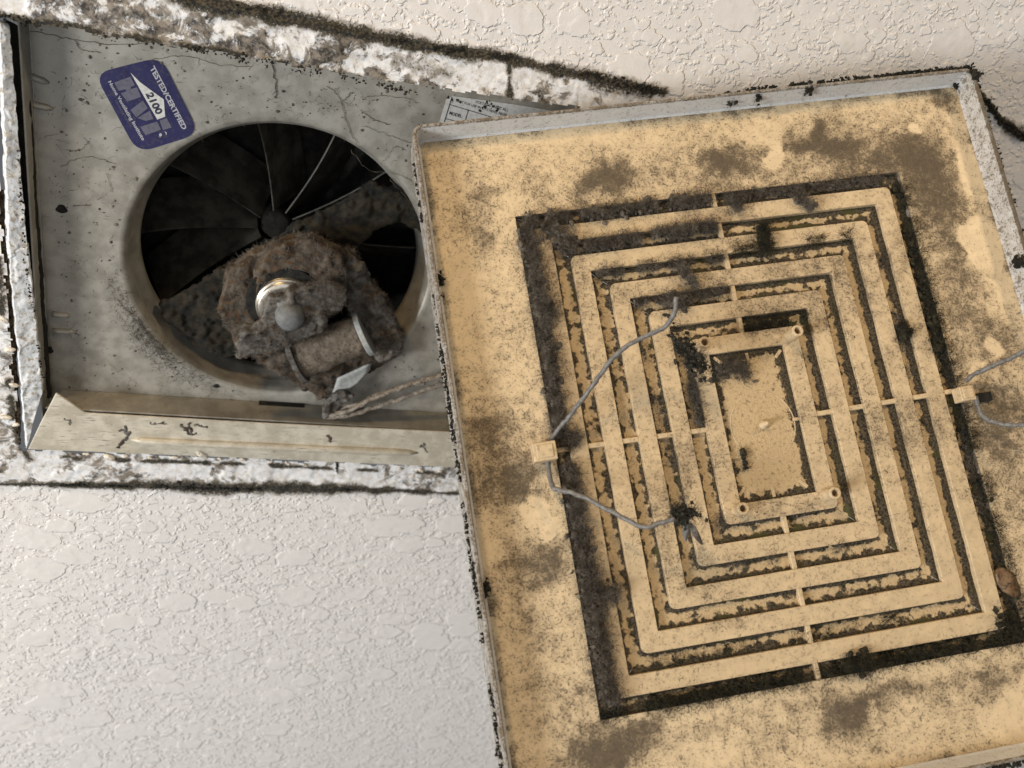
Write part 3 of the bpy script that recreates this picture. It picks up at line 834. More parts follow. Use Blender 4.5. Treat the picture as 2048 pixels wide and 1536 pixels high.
# twin wires to the motor, sheathed in dust
def cable(px, hs, r):
    pts = np.array([fl(P(p, h)) for p, h in zip(px, hs)])
    path = spline(pts, 60)
    path += (np.stack([fbm(np.arange(60) * 0.35, np.zeros(60) + k, 7, 2) for k in range(3)], 1) - 0.5) * 0.0010
    return tube('power_wire', path, r * (0.85 + 0.5 * fbm(np.arange(60) * 0.4, np.zeros(60), 9, 2)), MCABLE, FAN, 8)
cable([(650, 830), (690, 824), (740, 800), (800, 776), (860, 757), (930, 738)], [0.003, 0.0015, 0.001, 0.002, 0.003, 0.005], 0.00125)
cable([(648, 834), (690, 832), (740, 818), (800, 798), (860, 776), (930, 752)], [0.0035, 0.002, 0.002, 0.003, 0.004, 0.006], 0.00115)
cable([(655, 826), (720, 806), (752, 790), (800, 774), (850, 766)], [0.004, 0.002, 0.003, 0.004, 0.005], 0.0008)
bm = bmesh.new(); poly_prism(bm, [(648, 800), (690, 784), (706, 792), (694, 806), (668, 824), (648, 838)], 0.0015, 0.006)
o, co, no = lumpy('wire_nut', bm, MGREY, FAN, 0.0006, 0.0016, 350, 29)

# dirty strands and cracks lying on the plate
def strand(pts, h, r, n=40, jit=0.0006, seed=0):
    path = spline([fl(P(p, h)) for p in pts], n)
    s = np.arange(n)
    path[:, 0] += (fbm(s * 0.5, np.zeros(n) + seed, seed, 3) - 0.5) * jit * 3
    path[:, 1] += (fbm(s * 0.5, np.zeros(n) + seed + 9.5, seed + 4, 3) - 0.5) * jit * 3
    V, F = tube_np(path, r * (0.5 + fbm(s * 0.6, np.zeros(n), seed + 2, 2)), 5)
    return np.asarray(V), np.array(F)
S = []
for i, (pts, r) in enumerate([
    ([(45, 58), (110, 72), (150, 82), (220, 90), (300, 86), (350, 95)], 0.00035), ([(150, 82), (165, 100), (200, 104)], 0.0003),
    ([(300, 120), (370, 112), (430, 128), (500, 134)], 0.00028), ([(543, 110), (548, 150), (552, 196)], 0.0006),
    ([(655, 175), (680, 196), (690, 232), (700, 262), (716, 290)], 0.0004), ([(705, 185), (688, 200)], 0.0003), ([(720, 195), (760, 192), (810, 196), (835, 205)], 0.00026),
    ([(720, 220), (750, 240), (780, 250)], 0.0004), ([(725, 252), (770, 268), (830, 290)], 0.00024),
    ([(120, 335), (150, 318), (190, 315), (230, 330)], 0.00028), ([(135, 302), (160, 300), (178, 282)], 0.00025), ([(213, 348), (220, 368), (224, 384)], 0.0003),
    ([(145, 412), (180, 410)], 0.0003), ([(700, 300), (740, 340), (800, 350), (840, 375)], 0.0003), ([(760, 330), (790, 295), (810, 300)], 0.0002),
    ([(780, 360), (830, 420), (845, 470)], 0.00025), ([(235, 600), (270, 640), (310, 680), (345, 712)], 0.0005), ([(250, 620), (280, 640), (290, 670)], 0.0003)]):
    S.append(strand(pts, HP - 0.0004, r * 0.30, seed=i))
# speckles on the plate
pu = rng.uniform(0, 1, (700, 2))
spx = [(60 + 860 * a, 70 + 730 * b) for a, b in pu]
cs = np.array([fl(P(p, HP - 0.0002)) for p in spx])
w = P((0, 0))
d = np.hypot(cs[:, 0] + base[0] - HC[0], cs[:, 1] + base[1] - HC[1])
okm = (d > RO + 0.002) & (cs[:, 0] + base[0] > 0.03 * U) & (cs[:, 1] + base[1] < 0.535 * U) & (cs[:, 1] + base[1] > -0.02 * U)
cs = cs[okm]
L1 = lumps(cs, rng.uniform(0.00012, 0.00042, len(cs)) * rng.choice([1, 1, 1.6], len(cs)), 5, np.array([0, 0, 1.0]), 0.4)
n = 420
i = rng.integers(0, len(cs), n)
F1 = fibers(cs[i] + rng.normal(size=(n, 3)) * np.array([0.003, 0.003, 0]), rng.normal(size=(n, 3)) * np.array([1, 1, 0.02]), rng.uniform(0.001, 0.006, n), 6, rng.uniform(0.00004, 0.0001, n), 0.35, 6)
# smudge of fluff left of and below the inlet
n = 900
ang = np.radians(rng.normal(142, 13, n)); rad = RO + np.abs(rng.normal(0.001, 0.0045, n))
C = np.stack([HC[0] + rad * np.cos(ang), HC[1] + rad * np.sin(ang), np.full(n, HZ + HP - 0.0003)], 1) - base
F2 = fibers(C, rng.normal(size=(n, 3)) * np.array([1, 1, 0.05]), rng.uniform(0.001, 0.005, n), 6, rng.uniform(0.00005, 0.00011, n), 0.4, 8)
V, F = join(S + [L1, F1, F2])
tag(mesh_np('plate_grime', V, F, MLINT, PLATE), kind='stuff')

# ------------------------------------------------------------------ stickers on the plate
def text_mesh(s, bold=0.0):
    cu = bpy.data.curves.new('t', 'FONT'); cu.body = s; cu.offset = bold; cu.resolution_u = 3
    o = bpy.data.objects.new('t', cu); COL.objects.link(o)
    me = bpy.data.meshes.new_from_object(o.evaluated_get(bpy.context.evaluated_depsgraph_get()))
    bpy.data.objects.remove(o); bpy.data.curves.remove(cu)
    co = np.array([v.co[:2] for v in me.vertices]); F = [tuple(p.vertices) for p in me.polygons]
    bpy.data.meshes.remove(me)
    return co, F
def on_quad(co, lo, hi, quad):
    """map text box (lo..hi) to four photo points BL, BR, TR, TL"""
    q = [np.array(p, float) for p in quad]
    s = ((co[:, 0] - lo[0]) / (hi[0] - lo[0]))[:, None]; t = ((co[:, 1] - lo[1]) / (hi[1] - lo[1]))[:, None]
    return q[0] * (1 - s) * (1 - t) + q[1] * s * (1 - t) + q[2] * s * t + q[3] * (1 - s) * t
def print_text(name, s, quad, h, mat, parent, bold=0.0, box_h=None):
    co, F = text_mesh(s, bold)
    lo, hi = co.min(0), co.max(0)
    if box_h: lo[1], hi[1] = box_h
    px = on_quad(co, lo, hi, quad)
    V = [fl(P(p, h)) for p in px]
    bm = bmesh.new(); vs = [bm.verts.new(v) for v in V]
    for f in F:
        try: bm.faces.new([vs[i] for i in f])
        except ValueError: pass
    return mesh_bm(name, bm, mat, parent)
def flat(name, polys, h, mat, parent, thick=0.0):
    bm = bmesh.new()
    for poly in polys:
        vs = [bm.verts.new(fl(P(p, h))) for p in poly]
        bm.faces.new(vs)
    if thick:
        bmesh.ops.recalc_face_normals(bm, faces=bm.faces[:])
        ex = bmesh.ops.extrude_face_region(bm, geom=bm.faces[:])
        for v in ex['geom']:
            if isinstance(v, bmesh.types.BMVert): v.co.z += thick
        bmesh.ops.recalc_face_normals(bm, faces=bm.faces[:])
    return mesh_bm(name, bm, mat, parent)
Z7 = lambda x, y: (180 + x * 0.1432, 100 + y * 0.1432)
def rounded(pts, r, n=6):
    out = []
    m = len(pts)
    for i in range(m):
        p0, p1, p2 = [np.array(pts[(i + k) % m], float) for k in (-1, 0, 1)]
        a = p1 + (p0 - p1) / np.linalg.norm(p0 - p1) * r; b = p1 + (p2 - p1) / np.linalg.norm(p2 - p1) * r
        for t in np.linspace(0, 1, n): out.append((1 - t) ** 2 * a + 2 * t * (1 - t) * p1 + t * t * b)
    return out
hs = HP - 0.0004
stk = flat('certification_sticker', [rounded([Z7(60, 330), Z7(985, 95), Z7(1525, 1170), Z7(665, 1440)], 33)], hs, MBLUE, FAN, 0.0003)
hi_ = hs - 0.00012
flat('emblem', [[Z7(*p) for p in q] for q in (
    [(340, 455), (565, 372), (628, 492), (570, 516), (575, 545), (655, 520), (715, 655), (520, 722), (430, 606), (515, 575), (490, 548), (400, 570)],
    [(565, 838), (740, 705), (808, 812), (648, 942)], [(662, 950), (835, 848), (888, 960), (785, 992)], [(700, 1072), (938, 998), (992, 1112), (775, 1192)], [(972, 985), (1072, 952), (1142, 1080), (1020, 1120)])], hi_, MSILV, stk)
flat('emblem_arrow', [[Z7(*p) for p in ((565, 315), (700, 450), (850, 560), (960, 640), (1030, 690), (1050, 930), (940, 972), (760, 660))]], hi_, MINKW, stk)
flat('mark', [[Z7(*p) for p in ((1040, 1132), (1072, 1150), (1068, 1192))], [Z7(985 + 22 * math.cos(a), 1185 + 22 * math.sin(a)) for a in np.linspace(0, 6.28, 12)[:-1]]], hi_, MSILVD, stk)
print_text('lettering', 'TESTED/CERTIFIED', [Z7(832, 258), Z7(1290, 1118), Z7(1360, 1092), Z7(898, 212)], hi_, MSILVD, stk, 0.035)
print_text('lettering', '2100', [Z7(768, 612), Z7(930, 912), Z7(1022, 870), Z7(872, 584)], hi_ - 0.0001, MINKK, stk, 0.04)
print_text('lettering', 'Home Ventilating Institute', [Z7(248, 446), Z7(728, 1270), Z7(775, 1245), Z7(296, 426)], hi_, MSILVD, stk, 0.025, (-0.05, 0.72))
print_text('lettering', 'Ventilating Institute', [Z7(335, 705), Z7(560, 1085), Z7(592, 1068), Z7(372, 690)], hi_, MSILV, stk, 0.0)
Z8 = lambda x, y: (860 + x * 0.10742, 170 + y * 0.10742)
lab = flat('rating_label', [[Z8(*p) for p in ((175, 700), (310, 260), (435, 205), (1700, 380), (2500, 520), (2500, 1100), (600, 1100), (120, 860))]], hs, MPAPER, FAN, 0.0003)
def rule(a, b, w):
    a, b = np.array(a, float), np.array(b, float); n = np.array([-(b - a)[1], (b - a)[0]]); n = n / np.linalg.norm(n) * w
    return [Z8(*(a + n)), Z8(*(b + n)), Z8(*(b - n)), Z8(*(a - n))]
flat('rule', [rule((408, 225), (250, 740), 8), rule((370, 366), (1500, 705), 6), rule((715, 468), (630, 740), 7), rule((300, 628), (1300, 905), 6)], hi_, MINKK, lab)
print_text('lettering', 'NOT FOR USE IN KITCHENS, NEAR', [Z8(482, 318), Z8(1420, 598), Z8(1440, 542), Z8(500, 272)], hi_, MINKK, lab, 0.0)
print_text('lettering', 'VOLTAGE LABEL. ALL', [Z8(840, 330), Z8(1450, 500), Z8(1460, 445), Z8(852, 285)], hi_, MINKK, lab, 0.0)
print_text('lettering', 'MODEL', [Z8(352, 548), Z8(582, 612), Z8(600, 552), Z8(372, 490)], hi_, MINKK, lab, 0.02)

# ------------------------------------------------------------------ the hanging grille, seen from its back
Rg = R @ np.stack([GH, GV, GN], 1)
MG = Matrix(Rg.tolist()).to_4x4(); MG.translation = Vector(to_world(G0))
GR = empty('vent_grille', mat=MG, label='yellowed square louvered vent grille hanging back side out, speckled with grime and lint', cat='vent grille')
SW, SH = 0.483 * U, 0.566 * U                    # slotted area
GX0, GX1, GY0, GY1 = -0.100 * U, 0.590 * U, -0.1075 * U, 0.667 * U
FLO = 0.0078 * U                                 # depth of the baffles below the ring tops
PXM = 0.000194                                   # metres per photo pixel on the grille

def grille_frame():
    st = 0.0006
    def axis(lo, a, b, hi):
        f = lambda p, q: np.linspace(p, q, max(2, int(round((q - p) / st)) + 1))
        return np.concatenate([f(lo, a)[:-1], f(a, b)[:-1], f(b, hi)]), len(f(lo, a)) - 1, len(f(lo, a)) - 1 + len(f(a, b)) - 1
    u, ia, ib = axis(GX0, 0, SW, GX1); v, ja, jb = axis(GY0, 0, SH, GY1)
    X, Y = np.meshgrid(u, v); x, y = X.ravel(), Y.ravel()
    I, J = np.meshgrid(np.arange(len(u)), np.arange(len(v))); I, J = I.ravel(), J.ravel()
    hole = (I > ia) & (I < ib) & (J > ja) & (J < jb)
    n1, n2 = fbm(x * 90, y * 90, 81, 4), fbm(x * 260, y * 260, 83, 3)
    d = 0.36 + 0.45 * (n1 - 0.5)
    wx, wy = (fbm(x * 110, y * 110, 85, 3) - 0.5) * 0.012, (fbm(x * 110, y * 110, 87, 3) - 0.5) * 0.012
    def blob(px, py, rx, ry, amp, soft=1.0, ang=0.0):
        c = G((px, py)); dx, dy = x + wx - c[0], y + wy - c[1]
        ca, sa = math.cos(ang), math.sin(ang)
        a, b = dx * ca + dy * sa, -dx * sa + dy * ca
        q = (a / (rx * PXM)) ** 2 + (b / (ry * PXM)) ** 2
        return amp * np.exp(-q ** soft)
    dark = [(1225, 350, 34, 42, .85), (1190, 372, 40, 30, .5), (1150, 400, 60, 25, .25), (1445, 312, 48, 30, .95), (1620, 280, 70, 26, 1.0), (1680, 300, 60, 40, .45),
            (950, 400, 30, 40, .30), (965, 480, 22, 50, .42), (1010, 385, 50, 24, .32), (1300, 330, 200, 60, .14),
            (1540, 340, 180, 40, .35), (1780, 300, 80, 60, .40), (1850, 310, 60, 60, .55), (1870, 400, 60, 90, .65), (1800, 330, 60, 30, .5),
            (1900, 480, 50, 70, .35), (1890, 200, 30, 30, .6), (1930, 600, 50, 90, .45), (1990, 700, 60, 80, .4), (1990, 860, 60, 60, .55), (2010, 800, 40, 30, .5), (2030, 980, 60, 90, .30),
            (985, 870, 60, 40, .35), (1010, 960, 60, 45, .65), (1040, 1000, 40, 30, .35), (960, 860, 30, 30, .3), (1030, 1080, 50, 20, .15), (1075, 1140, 60, 32, .55), (1105, 1110, 30, 30, .45),
            (985, 1210, 30, 30, .55), (1020, 1120, 40, 25, .25), (1075, 1250, 40, 60, .22), (1150, 1400, 50, 40, .35), (1230, 1515, 70, 36, .75), (1190, 1490, 60, 40, .4),
            (1290, 1460, 30, 18, .5), (1700, 1430, 55, 28, .8), (1720, 1395, 60, 24, .35), (1620, 1400, 60, 20, .25), (2010, 1370, 60, 40, .5), (1850, 1380, 150, 14, .35), (1480, 1450, 200, 60, .12), (880, 330, 30, 30, -.05)]
    for b in dark: d = d + blob(*b)
    clean = [(1545, 312, 22, 34, 1.2, 1.5), (1520, 265, 30, 22, .7), (1820, 258, 16, 12, .9, 2), (1950, 340, 24, 34, .9, 2), (1960, 480, 40, 50, 1.0, 2), (1990, 505, 34, 36, .9, 2), (1935, 500, 22, 30, .7, 2), (1925, 335, 14, 60, .7, 2), (2020, 570, 26, 34, .9, 2),
             (1070, 1030, 36, 22, 1.0, 2, .5), (1105, 1060, 34, 18, 1.0, 2, -.5), (950, 1100, 34, 60, .35), (920, 560, 34, 80, .25), (960, 250, 200, 30, .15), (1150, 270, 200, 30, .2), (1980, 690, 16, 20, .9, 2), (1960, 740, 12, 14, .9, 2),
             (2040, 1430, 60, 60, .8, 2), (1500, 1400, 80, 16, .3), (1000, 1300, 30, 120, .18), (1430, 1500, 120, 30, .12), (960, 650, 40, 100, .15)]
    for b in clean: d = d - blob(*b)
    edge = np.minimum(np.minimum(x - GX0, GX1 - x), np.minimum(y - GY0, GY1 - y))
    d = d + 0.35 * ss(0.004, 0.0, edge) * ss(0.45, 0.6, n1)
    d = d * np.where(y < 0.45 * SH, 1.0, 1.0)
    d = np.clip(d + 0.25 * (n2 - 0.5), 0, 1.4)
    V = np.stack([x, y, (n2 - 0.5) * 0.00006 - 0.00012 * np.clip(d - 0.6, 0, 1)], 1)
    F = grid_faces(len(u), len(v), ~hole)[:, ::-1]
    V, F, A = compact(V, F, {'dirt': d})
    return mesh_np('frame', V, F, MP, GR, A)
FRAME = grille_frame()

def rect_loop(x0, y0, x1, y1, r, m=6, sub=40):
    pts = []
    r = max(r, 1e-5)
    corners = ((x0 + r, y0 + r, math.pi), (x1 - r, y0 + r, 1.5 * math.pi), (x1 - r, y1 - r, 0), (x0 + r, y1 - r, 0.5 * math.pi))
    for ci, (cx, cy, a0) in enumerate(corners):
        for i in range(m + 1):
            a = a0 + 0.5 * math.pi * i / m
            pts.append((cx + r * math.cos(a), cy + r * math.sin(a)))
        if sub:
            e = np.array(pts[-1]); nx, ny, na = corners[(ci + 1) % 4]; e2 = np.array((nx + r * math.cos(na), ny + r * math.sin(na)))
            for i in range(1, sub): pts.append(tuple(e + (e2 - e) * i / sub))
    return np.array(pts)
def densify(loop, st):
    out = []
    for i in range(len(loop)):
        a, b = loop[i], loop[(i + 1) % len(loop)]
        k = max(1, int(np.linalg.norm(b - a) / st))
        for j in range(k): out.append(a + (b - a) * j / k)
    return np.array(out)
def sweep(name, prof, mat, parent, closed=True, dirt=0.2, dfun=None):
    """prof: (x0,y0,x1,y1,r,h) loops"""
    n0 = None; rows = []
    for x0, y0, x1, y1, r, h in prof:
        L = rect_loop(x0, y0, x1, y1, r)
        rows.append(np.column_stack([L, np.full(len(L), h)]))
    n = len(rows[0]); m = len(rows)
    V = np.vstack(rows); F = []
    for i in range(m if closed else m - 1):
        a, b = i * n, ((i + 1) % m) * n
        for j in range(n):
            k = (j + 1) % n
            F.append((a + j, a + k, b + k, b + j))
    dv = dfun(V) if dfun else np.full(len(V), dirt)
    o = mesh_np(name, V, np.array(F), mat, parent, {'dirt': dv}, False)
    return o
def ins(d, r, h): return (d, d, SW - d, SH - d, r, h)
def outs(d, r, h): return (GX0 - d, GY0 - d, GX1 + d, GY1 + d, r, h)

# rim wall standing toward the viewer
WH_ = 0.031 * U
RIM = sweep('rim', [outs(0.0, 0.002, 0.0004), outs(-0.0006, 0.0022, -0.0004), outs(0.0, 0.0026, -0.0014), outs(0.0006, 0.003, -WH_ + 0.0012), outs(0.0007, 0.003, -WH_ + 0.0004), outs(0.0010, 0.0033, -WH_), outs(0.0018, 0.004, -WH_),
       outs(0.0021, 0.0043, -WH_ + 0.0004), outs(0.0023, 0.0045, -WH_ + 0.0011), outs(0.0036, 0.006, 0.010), outs(0.0030, 0.005, 0.0108), outs(0.0002, 0.002, 0.0108)], MRIM, GR, True, 0.12, lambda V: 0.12 + 0.75 * (V[:, 2] < -WH_ + 0.0006) + 0.6 * (np.maximum(np.maximum(GX0 - V[:, 0], V[:, 0] - GX1), np.maximum(GY0 - V[:, 1], V[:, 1] - GY1)) > 0.0021) + 0.42 * (V[:, 0] > GX1 - 0.001))  # right wall darkened further: shade painted in along with dirt
# frame lip down into the slots
sweep('frame_lip', [ins(0.0, 0.0004, 0.0), ins(-0.0001, 0.0004, FLO + 0.002), ins(-0.0016, 0.0004, FLO + 0.002), ins(-0.0016, 0.0004, 0.0006)], MRIM, FRAME, True, 1.0)

# concentric raised louvers
PITCH, WID, A0 = 0.0396 * U, 0.0205 * U, 0.0175 * U
def wobble(v): return v
for k in range(5):
    a = A0 + PITCH * k; b = a + WID
    c = 0.00016
    o = sweep('louver', [ins(a - 0.0001, 0.0024, FLO + 0.0004), ins(a, 0.0023, c), ins(a + c, 0.0021, 0), ins(b - c, 0.0006, 0), ins(b, 0.0005, c), ins(b, 0.0005, FLO + 0.0004)], MRING, GR, True, 0.2, lambda V: 0.14 + 0.40 * ss(0.44, 0.70, fbm(V[:, 0] * 55, V[:, 1] * 55, 121, 3)) - 0.3 * ss(0.60, 0.72, fbm(V[:, 0] * 40 + 9, V[:, 1] * 40, 125, 2)) + 0.25 * (V[:, 2] > 0.0005))
# baffles (the front face of the cover) at the bottom of each slot
def baffle(k):
    lo = 0.0 if k == 0 else A0 + PITCH * (k - 1) + WID
    hi = A0 + PITCH * k
    lo2, hi2 = lo - 0.0008, hi + 0.0011
    m = 13; Vs, Fs, Ds, b = [], [], [], 0
    for side in range(4):
        W_, H_ = (SW, SH) if side in (0, 2) else (SH, SW)
        n = int((W_ - 2 * lo2) / 0.0007)
        s, t = np.meshgrid(np.linspace(0, 1, n), np.linspace(0, 1, m)); s, t = s.ravel(), t.ravel()
        d = lo2 + (hi2 - lo2) * t
        u = d + (W_ - 2 * d) * s
        if side == 0: x, y = u, d
        elif side == 1: x, y = SW - d, u
        elif side == 2: x, y = SW - u, SH - d
        else: x, y = d, SH - u
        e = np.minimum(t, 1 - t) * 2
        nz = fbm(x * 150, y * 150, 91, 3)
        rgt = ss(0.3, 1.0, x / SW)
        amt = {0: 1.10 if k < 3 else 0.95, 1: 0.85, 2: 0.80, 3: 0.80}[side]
        if k == 0: amt += 0.35  # outer slot darker still: real grime, plus its dark gap put into the colour
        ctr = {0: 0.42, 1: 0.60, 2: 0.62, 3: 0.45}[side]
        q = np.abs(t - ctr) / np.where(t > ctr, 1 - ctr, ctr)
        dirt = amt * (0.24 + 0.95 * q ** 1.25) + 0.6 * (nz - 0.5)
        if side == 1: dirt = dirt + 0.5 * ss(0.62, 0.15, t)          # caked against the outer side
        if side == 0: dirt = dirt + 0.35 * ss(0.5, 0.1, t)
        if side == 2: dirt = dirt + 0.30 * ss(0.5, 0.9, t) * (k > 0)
        z = FLO - 0.0005 * ss(0.5, 0.8, dirt) * nz * 2
        Vs.append(np.stack([x, y, z], 1)); Ds.append(dirt)
        Fs.append(grid_faces(n, m) + b); b += n * m
    return mesh_np('baffle', np.vstack(Vs), np.vstack(Fs), MFLOOR, GR, {'dirt': np.concatenate(Ds)})
for k in range(5): baffle(k)
# centre panel
def centre():
    lo = A0 + PITCH * 4 + WID - 0.0004
    u, v = np.linspace(lo, SW - lo, 50), np.linspace(lo, SH - lo, 96)
    X, Y = np.meshgrid(u, v); x, y = X.ravel(), Y.ravel()
    e = np.minimum(np.minimum(x - lo, (SW - lo) - x), np.minimum(y - lo, SH - lo - y)) / 0.0045
    nz = fbm(x * 170, y * 170, 95, 3)
    d = 0.16 + 0.52 * ss(1.0, 0.1, e) * (0.5 + nz) + 0.35 * ss(0.5, 0.9, x / (SW - lo)) * ss(1.6, 0.6, e) + 0.25 * (nz - 0.5)
    d += 0.25 * np.exp(-((x - G((1440, 760))[0]) / 0.01) ** 2 - ((y - G((1480, 720))[1]) / 0.006) ** 2)
    d -= 0.35 * np.exp(-((x - G((1520, 910))[0]) / 0.012) ** 2 - ((y - G((1520, 910))[1]) / 0.010) ** 2)
    return mesh_np('centre_panel', np.stack([x, y, np.full_like(x, FLO * 0.6)], 1), grid_faces(50, 96), MFLOOR, GR, {'dirt': d * 0.8})
CP = centre()
# cross bars
def gbar(name, pa, pb, w, h0, h1, mat=MRING):
    a, b = np.array(pa), np.array(pb); d = (b - a) / np.linalg.norm(b - a); n = np.array([-d[1], d[0]]) * w / 2
    bm = bmesh.new(); prism(bm, [tuple(a + n), tuple(b + n), tuple(b - n), tuple(a - n)], h0, h1); bev(bm, 0.0002)
    return mesh_bm(name, bm, mat, GR)
INN = A0 + PITCH * 4 + WID
ya, yb = G((1117, 900))[1], G((1928, 778))[1]
gbar('cross_bar', (-0.0004, ya), (INN - 0.002, G((1419, 858))[1]), 0.0019, 0.0004, FLO + 0.0003)
gbar('cross_bar', (SW - INN + 0.002, G((1572, 837))[1]), (SW + 0.0004, yb), 0.0019, 0.0004, FLO + 0.0003)
xm = SW / 2
gbar('cross_bar', (G((1428, 392))[0], -0.0004), (G((1494, 700))[0], INN - 0.002), 0.0018, 0.0005, FLO + 0.0003)
gbar('cross_bar', (G((1562, 1000))[0], SH - INN + 0.002), (G((1638, 1350))[0], SH + 0.0004), 0.0018, 0.0005, FLO + 0.0003)
# gussets in the inner corners
for px, dx, dy in (((1436, 718), 1, 1), ((1560, 704), -1, 1), ((1497, 712), 0, 1), ((1486, 984), 1, -1), ((1612, 968), -1, -1), ((1550, 985), 0, -1), ((1600, 836), -1, 0)):
    c = G(px); d = np.array([dx, dy], float); d /= np.linalg.norm(d)
    gbar('gusset', tuple(c[:2] - d * 0.0016), tuple(c[:2] + d * 0.0024), 0.0013, 0.0012, FLO)
# hollow posts on the innermost louver
for px, hh in (((1596, 661), 0.030), ((1410, 684), 0.026), ((1487, 1017), 0.018), ((1671, 986), 0.026)):
    c = G(px, -hh * U)
    r = 0.0023
    prof = [(r, hh * U), (r, 0.0003), (r - 0.0003, 0), (r * 0.62, 0), (r * 0.58, 0.0004), (r * 0.5, 0.004)]
    bm = bmesh.new(); rows = []
    for rr_, z in prof: rows.append([bm.verts.new((c[0] + rr_ * math.cos(t), c[1] + rr_ * math.sin(t), -hh * U + z)) for t in np.linspace(0, 2 * math.pi, 29)[:-1]])
    for p, q in zip(rows, rows[1:]):
        for i in range(28): bm.faces.new((p[i], p[(i + 1) % 28], q[(i + 1) % 28], q[i]))
    bm.faces.new(rows[-1]); bmesh.ops.recalc_face_normals(bm, faces=bm.faces[:])
    mesh_bm('post', bm, MRING, GR, False)
# moulded circle and stub on the centre panel
c = G((1526, 850), FLO * 0.6)
t = np.linspace(0.2, 2 * math.pi - 0.4, 70)
tube('moulded_ring', np.stack([c[0] + 0.0128 * np.cos(t + 2.4), c[1] + 0.0135 * np.sin(t + 2.4), np.full(70, FLO * 0.6 + 0.0001)], 1), 0.00026, MRING, CP, 6)
bm = lathe([(0.0019, 0.0), (0.0018, -0.0012), (0.0011, -0.0016), (0.0009, -0.0045), (0.0001, -0.0050)], 16, c)
mesh_bm('stub', bm, MRING, CP, True)
LV, DV = [], []
# spring brackets
def bracket(px, sx, sy, hgt, rot):
    c = G(px, -hgt)
    bm = bmesh.new(); box(bm, (-sx / 2, -sy / 2, 0), (sx / 2, sy / 2, hgt - 0.0004), Matrix.Translation((c[0], c[1], -hgt)) @ Matrix.Rotation(rot, 4, 'Z'))
    box(bm, (-sx * 0.36, -sy * 0.36, -0.0004), (sx * 0.36, sy * 0.36, 0.0002), Matrix.Translation((c[0], c[1], -hgt)) @ Matrix.Rotation(rot, 4, 'Z'))
    bmesh.ops.recalc_face_normals(bm, faces=bm.faces[:]); bev(bm, 0.0003)
    return mesh_bm('spring_bracket', bm, MRING, GR)
bracket((1090, 902), 0.0088, 0.0070, 0.0075, 0.0)
bracket((1936, 786), 0.0060, 0.0058, 0.0060, 0.0)
c = G((1968, 794), -0.001)
bm = bmesh.new(); box(bm, (c[0] - 0.0032, c[1] - 0.0018, -0.0012), (c[0] + 0.0032, c[1] + 0.0018, 0.0001)); bev(bm, 0.0003)
mesh_bm('bracket_slot', bm, MBLACK, GR)
# torsion spring wires standing up from the brackets
def wire(pts, r=0.00088, n=90):
    p = np.array([G((x, y), -h * U) for x, y, h in pts])
    L = np.r_[0, np.cumsum(np.linalg.norm(np.diff(p, axis=0), axis=1))]
    path = np.stack([np.interp(np.linspace(0, L[-1], n), L, p[:, k]) for k in range(3)], 1)
    for _ in range(3): path[1:-1] = path[1:-1] * 0.5 + (path[:-2] + path[2:]) * 0.25
    s = np.arange(n)
    path += (np.stack([fbm(s * 0.25, s * 0 + k * 7.1 + r * 1e5, 13, 2) for k in range(3)], 1) - 0.5) * 0.0007
    m = 130
    i = rng.integers(4, n, m)
    D = rng.normal(size=(m, 3))
    LV.append(fibers(path[i] + D * r * 0.5, D, rng.uniform(0.0008, 0.003, m), 6, rng.uniform(0.00004, 0.00008, m), 0.8, int(r * 1e6) + n))
    return tube('spring_wire', path, r * (0.88 + 0.28 * fbm(s * 0.5, s * 0, 15, 2)), MWIRE, GR, 10)
wire([(1090, 900, .006), (1104, 874, .012), (1135, 838, .026), (1160, 806, .036), (1200, 750, .052), (1225, 716, .062), (1258, 688, .070), (1300, 668, .080), (1332, 652, .088), (1346, 634, .094), (1350, 615, .098), (1353, 594, .102)])
wire([(1094, 905, .006), (1097, 930, .006), (1100, 962, .010), (1106, 978, .016), (1140, 984, .026), (1172, 996, .034), (1196, 1008, .040), (1240, 1032, .048), (1276, 1052, .056), (1300, 1054, .060), (1350, 1036, .068)], 0.00086)
wire([(1930, 764, .010), (1942, 752, .014), (1975, 737, .026), (2010, 721, .038), (2050, 702, .050), (2120, 668, .07)])
wire([(1950, 792, .010), (1956, 812, .010), (1962, 828, .014), (1978, 842, .020), (2005, 849, .030), (2048, 850, .042), (2120, 846, .06)], 0.00082)

# ------------------------------------------------------------------ lint, mould and debris on the grille
def along(pts, n, seed, wid, h0, h1, skew=0.0, thr=0.0):
    r = np.random.default_rng(seed)
    P3 = np.array([G(p, 0.0)[:2] for p in pts])
    L = np.r_[0, np.cumsum(np.linalg.norm(np.diff(P3, axis=0), axis=1))]
    s = r.uniform(0, L[-1], n * 4)
    if thr:
        s = s[vn(s * 140, np.full_like(s, seed * 3.3), seed) > thr]
    s = s[:n]
    x, y = np.interp(s, L, P3[:, 0]), np.interp(s, L, P3[:, 1])
    i = np.clip(np.searchsorted(L, s) - 1, 0, len(P3) - 2)
    d = P3[i + 1] - P3[i]; d /= np.linalg.norm(d, axis=1, keepdims=True)
    o = r.normal(skew, 0.6, len(s)) * wid * PXM
    return np.stack([x - d[:, 1] * o, y + d[:, 0] * o, r.uniform(h0, h1, len(s))], 1), r
